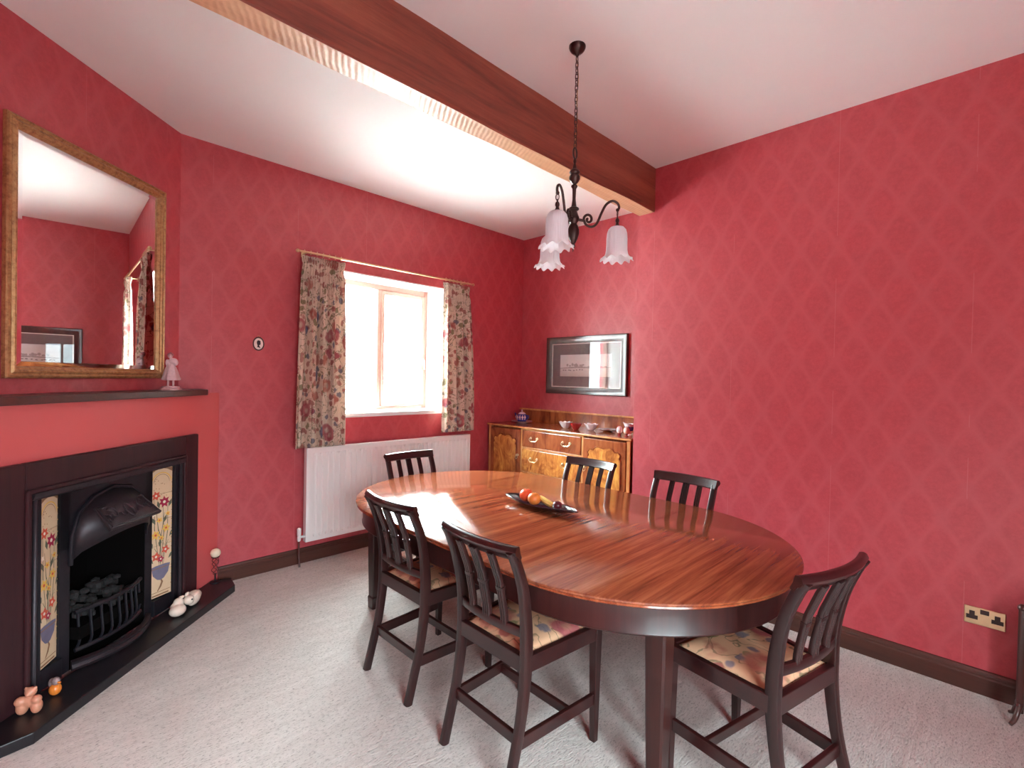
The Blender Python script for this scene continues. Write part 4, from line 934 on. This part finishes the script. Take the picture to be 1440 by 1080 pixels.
for th_ in (-20, -146, 100):
    a = base_dir+R(th_); T = Matrix.Rotation(a, 4, 'Z')
    b = MB(); b.T = T
    spiral = [(.071+.023*(.28+.72*i/18)*cos(R(-200+i*380/18)), 0, Z(2.268)+.026*(.28+.72*i/18)*sin(R(-200+i*380/18))) for i in range(18)]
    arm = smoothpath([(.048, 0, Z(2.266)), (.060, 0, Z(2.243)), (.086, 0, Z(2.233)), (.112, 0, Z(2.250)), (.134, 0, Z(2.300)), (.156, 0, Z(2.342)), (.186, 0, Z(2.360)), (.211, 0, Z(2.350)), (.219, 0, Z(2.330)), (.212, 0, Z(2.318))], 4)
    b.tube(spiral+arm, 0.0062, 8); b.ball((.066, 0, Z(2.270)), .007, 8); b.tube([(.02, 0, Z(2.265)), (.046, 0, Z(2.262))], .007, 8)
    b.ball((.212, 0, Z(2.318)), .009, 8)
    b.tube([(.212, .008*cos(q), Z(2.300)+.014*sin(q)) for q in [i*2*PI/12 for i in range(12)]], .002, 5, closed=True)
    arm_o = b.build('arm', M_['bronze'], cl, 60)
    b = MB(); b.T = T; sc_ = (.212, 0, 0)
    b.lathe([(r, Z(z)) for r, z in [(.0, 2.228), (.020, 2.230), (.019, 2.238), (.010, 2.246), (.006, 2.256), (.010, 2.264), (.009, 2.274), (.004, 2.280), (.003, 2.290), (0, 2.292)]], 14, sc_, caps=False)
    b.build('lamp_holder', M_['bronze'], cl, 50)
    b = MB(); b.T = T
    pr2 = [(.016, 2.236), (.030, 2.233), (.040, 2.222), (.045, 2.205), (.047, 2.18), (.047, 2.15), (.048, 2.125), (.051, 2.108), (.058, 2.093), (.068, 2.084), (.076, 2.080)]
    def rf(an, r, z, t_):
        k_ = max(0, (t_-.62)/.38)
        return r*(1+.018*cos(28*an)*(1-k_))+.004*k_*cos(11*an+1), z-.0+.007*k_*k_*sin(11*an)
    b.lathe([(r, Z(z)) for r, z in pr2], 112, sc_, rf=rf, caps=False)
    o = b.build('lamp_shade', M_['shade'], cl, 70); d = o.modifiers.new('t', 'SOLIDIFY'); d.thickness = .002

# ------------------------------------------------------------------ ornaments
def ornament(name, label, loc, rz, parts, vox=.003, cat='ornament'):
    o = thing(name, label, cat, loc, rz); 
    for nm, m, balls, rm in parts:
        b = MB()
        for c, r, *ro in balls: b.ball(c, r, 14, 0, ro[0] if ro else 0)
        b.build(nm, m, o, 60, remesh=vox if rm else 0)
    return o
# porcelain figure on the mantel
p = dg(-.215, .105, 1.3835)
fg = thing('porcelain_figurine', 'pale pink porcelain lady figurine on the right end of the mantel', 'figurine', p, R(-15))
MB().lathe([(0, 0), (.062, 0), (.060, .008), (.050, .014), (.046, .022), (.0, .024)], 8, caps=False).build('plinth', M_['porc'], fg, 30)
b = MB(); b.lathe([(.046, .060), (.050, .068), (.044, .085), (.038, .11), (.028, .14), (.018, .158), (.0, .165)], 20, rf=lambda a, r, z, t: (r*(1+.08*cos(7*a)), z), caps=True)
b.ball((0, 0, .165), (.020, .016, .030)); b.ball((.012, -.006, .180), (.026, .018, .020)); b.ball((.026, -.008, .172), (.014, .014, .020)); b.ball((-.018, -.004, .170), (.012, .012, .022)); b.ball((-.008, -.016, .155), (.010, .014, .010))
b.ball((0, 0, .194), (.008, .008, .014))
b.build('dress', M_['porc'], fg, 60, remesh=.0028)
b = MB(); b.ball((-.004, -.002, .213), (.0135, .0145, .017)); b.ball((-.006, -.016, .211), (.003, .004, .003)); b.build('head', M_['porc'], fg, 60, remesh=.002)
b = MB(); b.ball((-.003, .003, .219), (.017, .016, .014)); b.ball((-.002, .010, .228), (.009, .009, .008)); b.build('hair', M_['porcdk'], fg, 60)
for s in (-1, 1):
    MB().tube([(s*.014, -.004, .022), (s*.013, -.002, .075)], .006, 8).ball((s*.014, -.010, .026), (.006, .012, .005)).build('leg', M_['porc'], fg, 60)
# hearth ornaments
hz = .0485
rb = ornament('rabbit_ornament', 'larger cream china rabbit lying at the right of the hearth', dg(-.245, .270, hz), R(44+10), [
    ('body', M_['cream'], [((.02, 0, .030), (.062, .032, .030)), ((-.045, -.01, .045), (.026, .024, .024)), ((.0, -.015, .022), (.05, .02, .02))], 1),
    ('ear', M_['cream'], [((-.030, .004, .068), (.020, .008, .010))], 0), ('eye', M_['black'], [((-.056, -.030, .052), (.004, .004, .004))], 0)])
ornament('rabbit_ornament', 'smaller cream china rabbit on the hearth, tucked under the right tile panel', dg(-.392, .290, hz), R(44-20), [
    ('body', M_['cream'], [((0, 0, .028), (.038, .032, .028)), ((.018, .02, .055), (.024, .022, .024)), ((.0, .02, .04), (.02, .02, .02))], 1),
    ('ear', M_['cream'], [((.034, .024, .074), (.016, .007, .008))], 0)])
ornament('bear_ornament', 'peach brown seated bear ornament at the left end of the hearth', dg(-1.235, .255, hz), R(-30), [
    ('body', M_['terra'], [((-.024, 0, .028), (.022, .022, .030)), ((.026, 0, .028), (.020, .022, .030)), ((0, .004, .050), (.032, .022, .026)), ((-.028, -.004, .056), (.022, .02, .020)), ((.028, -.004, .058), (.018, .018, .018))], 1),
    ('head', M_['terra'], [((.002, .006, .088), (.022, .019, .019)), ((-.014, .006, .102), (.008, .006, .008)), ((.018, .006, .102), (.008, .006, .008)), ((.0, -.012, .084), (.009, .008, .007))], 1)], .0035)
ornament('duck_ornament', 'small grey and orange duck ornament near the left tile panel', dg(-1.115, .250, hz), R(-60), [
    ('body', M_['orange_glz'], [((0, 0, .026), (.024, .022, .026))], 0),
    ('head', M_['greyglz'], [((.004, 0, .062), (.018, .016, .018)), ((-.018, 0, .050), (.016, .014, .022))], 1), ('beak', M_['orange_glz'], [((.024, 0, .060), (.010, .006, .004))], 0)])
for o in bpy.data.objects:
    if o.name.startswith('rabbit_ornament'): o.scale = (1.25, 1.25, 1.2)
# candle stand
p = dg(.085, .215, hz)
cs = thing('candle_stand', 'ivory ball candle on a twisted wire stand at the hearth corner', 'candle holder', p)
b = MB(); b.lathe([(0, 0), (.034, 0), (.034, .005), (.012, .008), (.005, .012), (.005, .06), (0, .062)], 16, caps=False); b.build('base', M_['black'], cs, 50)
b = MB()
for k_ in range(4):
    b.tube([((.009+.014*abs(sin(PI*t_*2)))*cos(k_*PI/2+t_*5), (.009+.014*abs(sin(PI*t_*2)))*sin(k_*PI/2+t_*5), .055+t_*.115) for t_ in [i/24 for i in range(25)]], .0022, 5)
b.lathe([(0, .168), (.022, .170), (.026, .176), (.024, .176), (0, .173)], 16, caps=False); b.build('wire_stem', M_['iron'], cs, 60)
MB().ball((0, 0, .203), (.032, .032, .031), 20).build('candle', M_['wax'], cs, 60)

# ------------------------------------------------------------------ socket
so = thing('double_socket', 'brass double wall socket above the right skirting', 'socket', (XR, .020, .3735), R(-90))
b = MB(); b.box(-.074, .074, -.006, 0, -.043, .043); b.build('face_plate', M_['brass'], so, bevel=.003)
for s in (-1, 1):
    b = MB(); cxs = s*.045; b.box(cxs-.006, cxs+.006, -.0068, -.004, .004, .020); b.box(cxs-.017, cxs-.004, -.0068, -.004, -.014, -.004); b.box(cxs+.004, cxs+.017, -.0068, -.004, -.014, -.004)
    b.box(cxs-.021, cxs+.021, -.0064, -.004, -.018, .002); b.box(cxs-.010, cxs+.010, -.0066, -.004, .0, .022); b.build('outlet', M_['bakelite'], so)
MB().box(-.016, .016, -.009, -.004, .014, .036).build('switch', M_['bakelite'], so, bevel=.002)
# dark screen just entering at the right edge
bx = thing('fire_screen', 'dark wooden screen on curved scroll feet at the right edge by the skirting', 'screen', (3.165, -.305, 0))
b = MB(); b.box(-.010, .010, -.19, .19, .12, .50); b.build('screen_panel', M_['mat'], bx, bevel=.003)
for sy_ in (-1, 1):
    b = MB(); b.sweep([(0, sy_*.203, .05), (0, sy_*.203, .51)], rrect(.030, .026, .3), (1, 0, 0)).ball((0, sy_*.203, .517), .018); b.build('post', M_['blackwood'], bx, 50)
    for sx_ in (-1, 1):
        b = MB(); b.sweep(smoothpath([(0, sy_*.200, .085), (sx_*.018, sy_*.205, .075), (sx_*.040, sy_*.214, .045), (sx_*.046, sy_*.222, .020), (sx_*.060, sy_*.232, .008)], 4), rrect(.020, .020, .4), (0, 0, 1), scale=lambda t: 1.2-.5*t).ball((sx_*.012, sy_*.207, .085), .013); b.build('leg', M_['blackwood'], bx, 50)
for z in (.11, .50): MB().box(-.012, .012, -.19, .19, z-.012, z+.012).build('rail', M_['blackwood'], bx, bevel=.003)
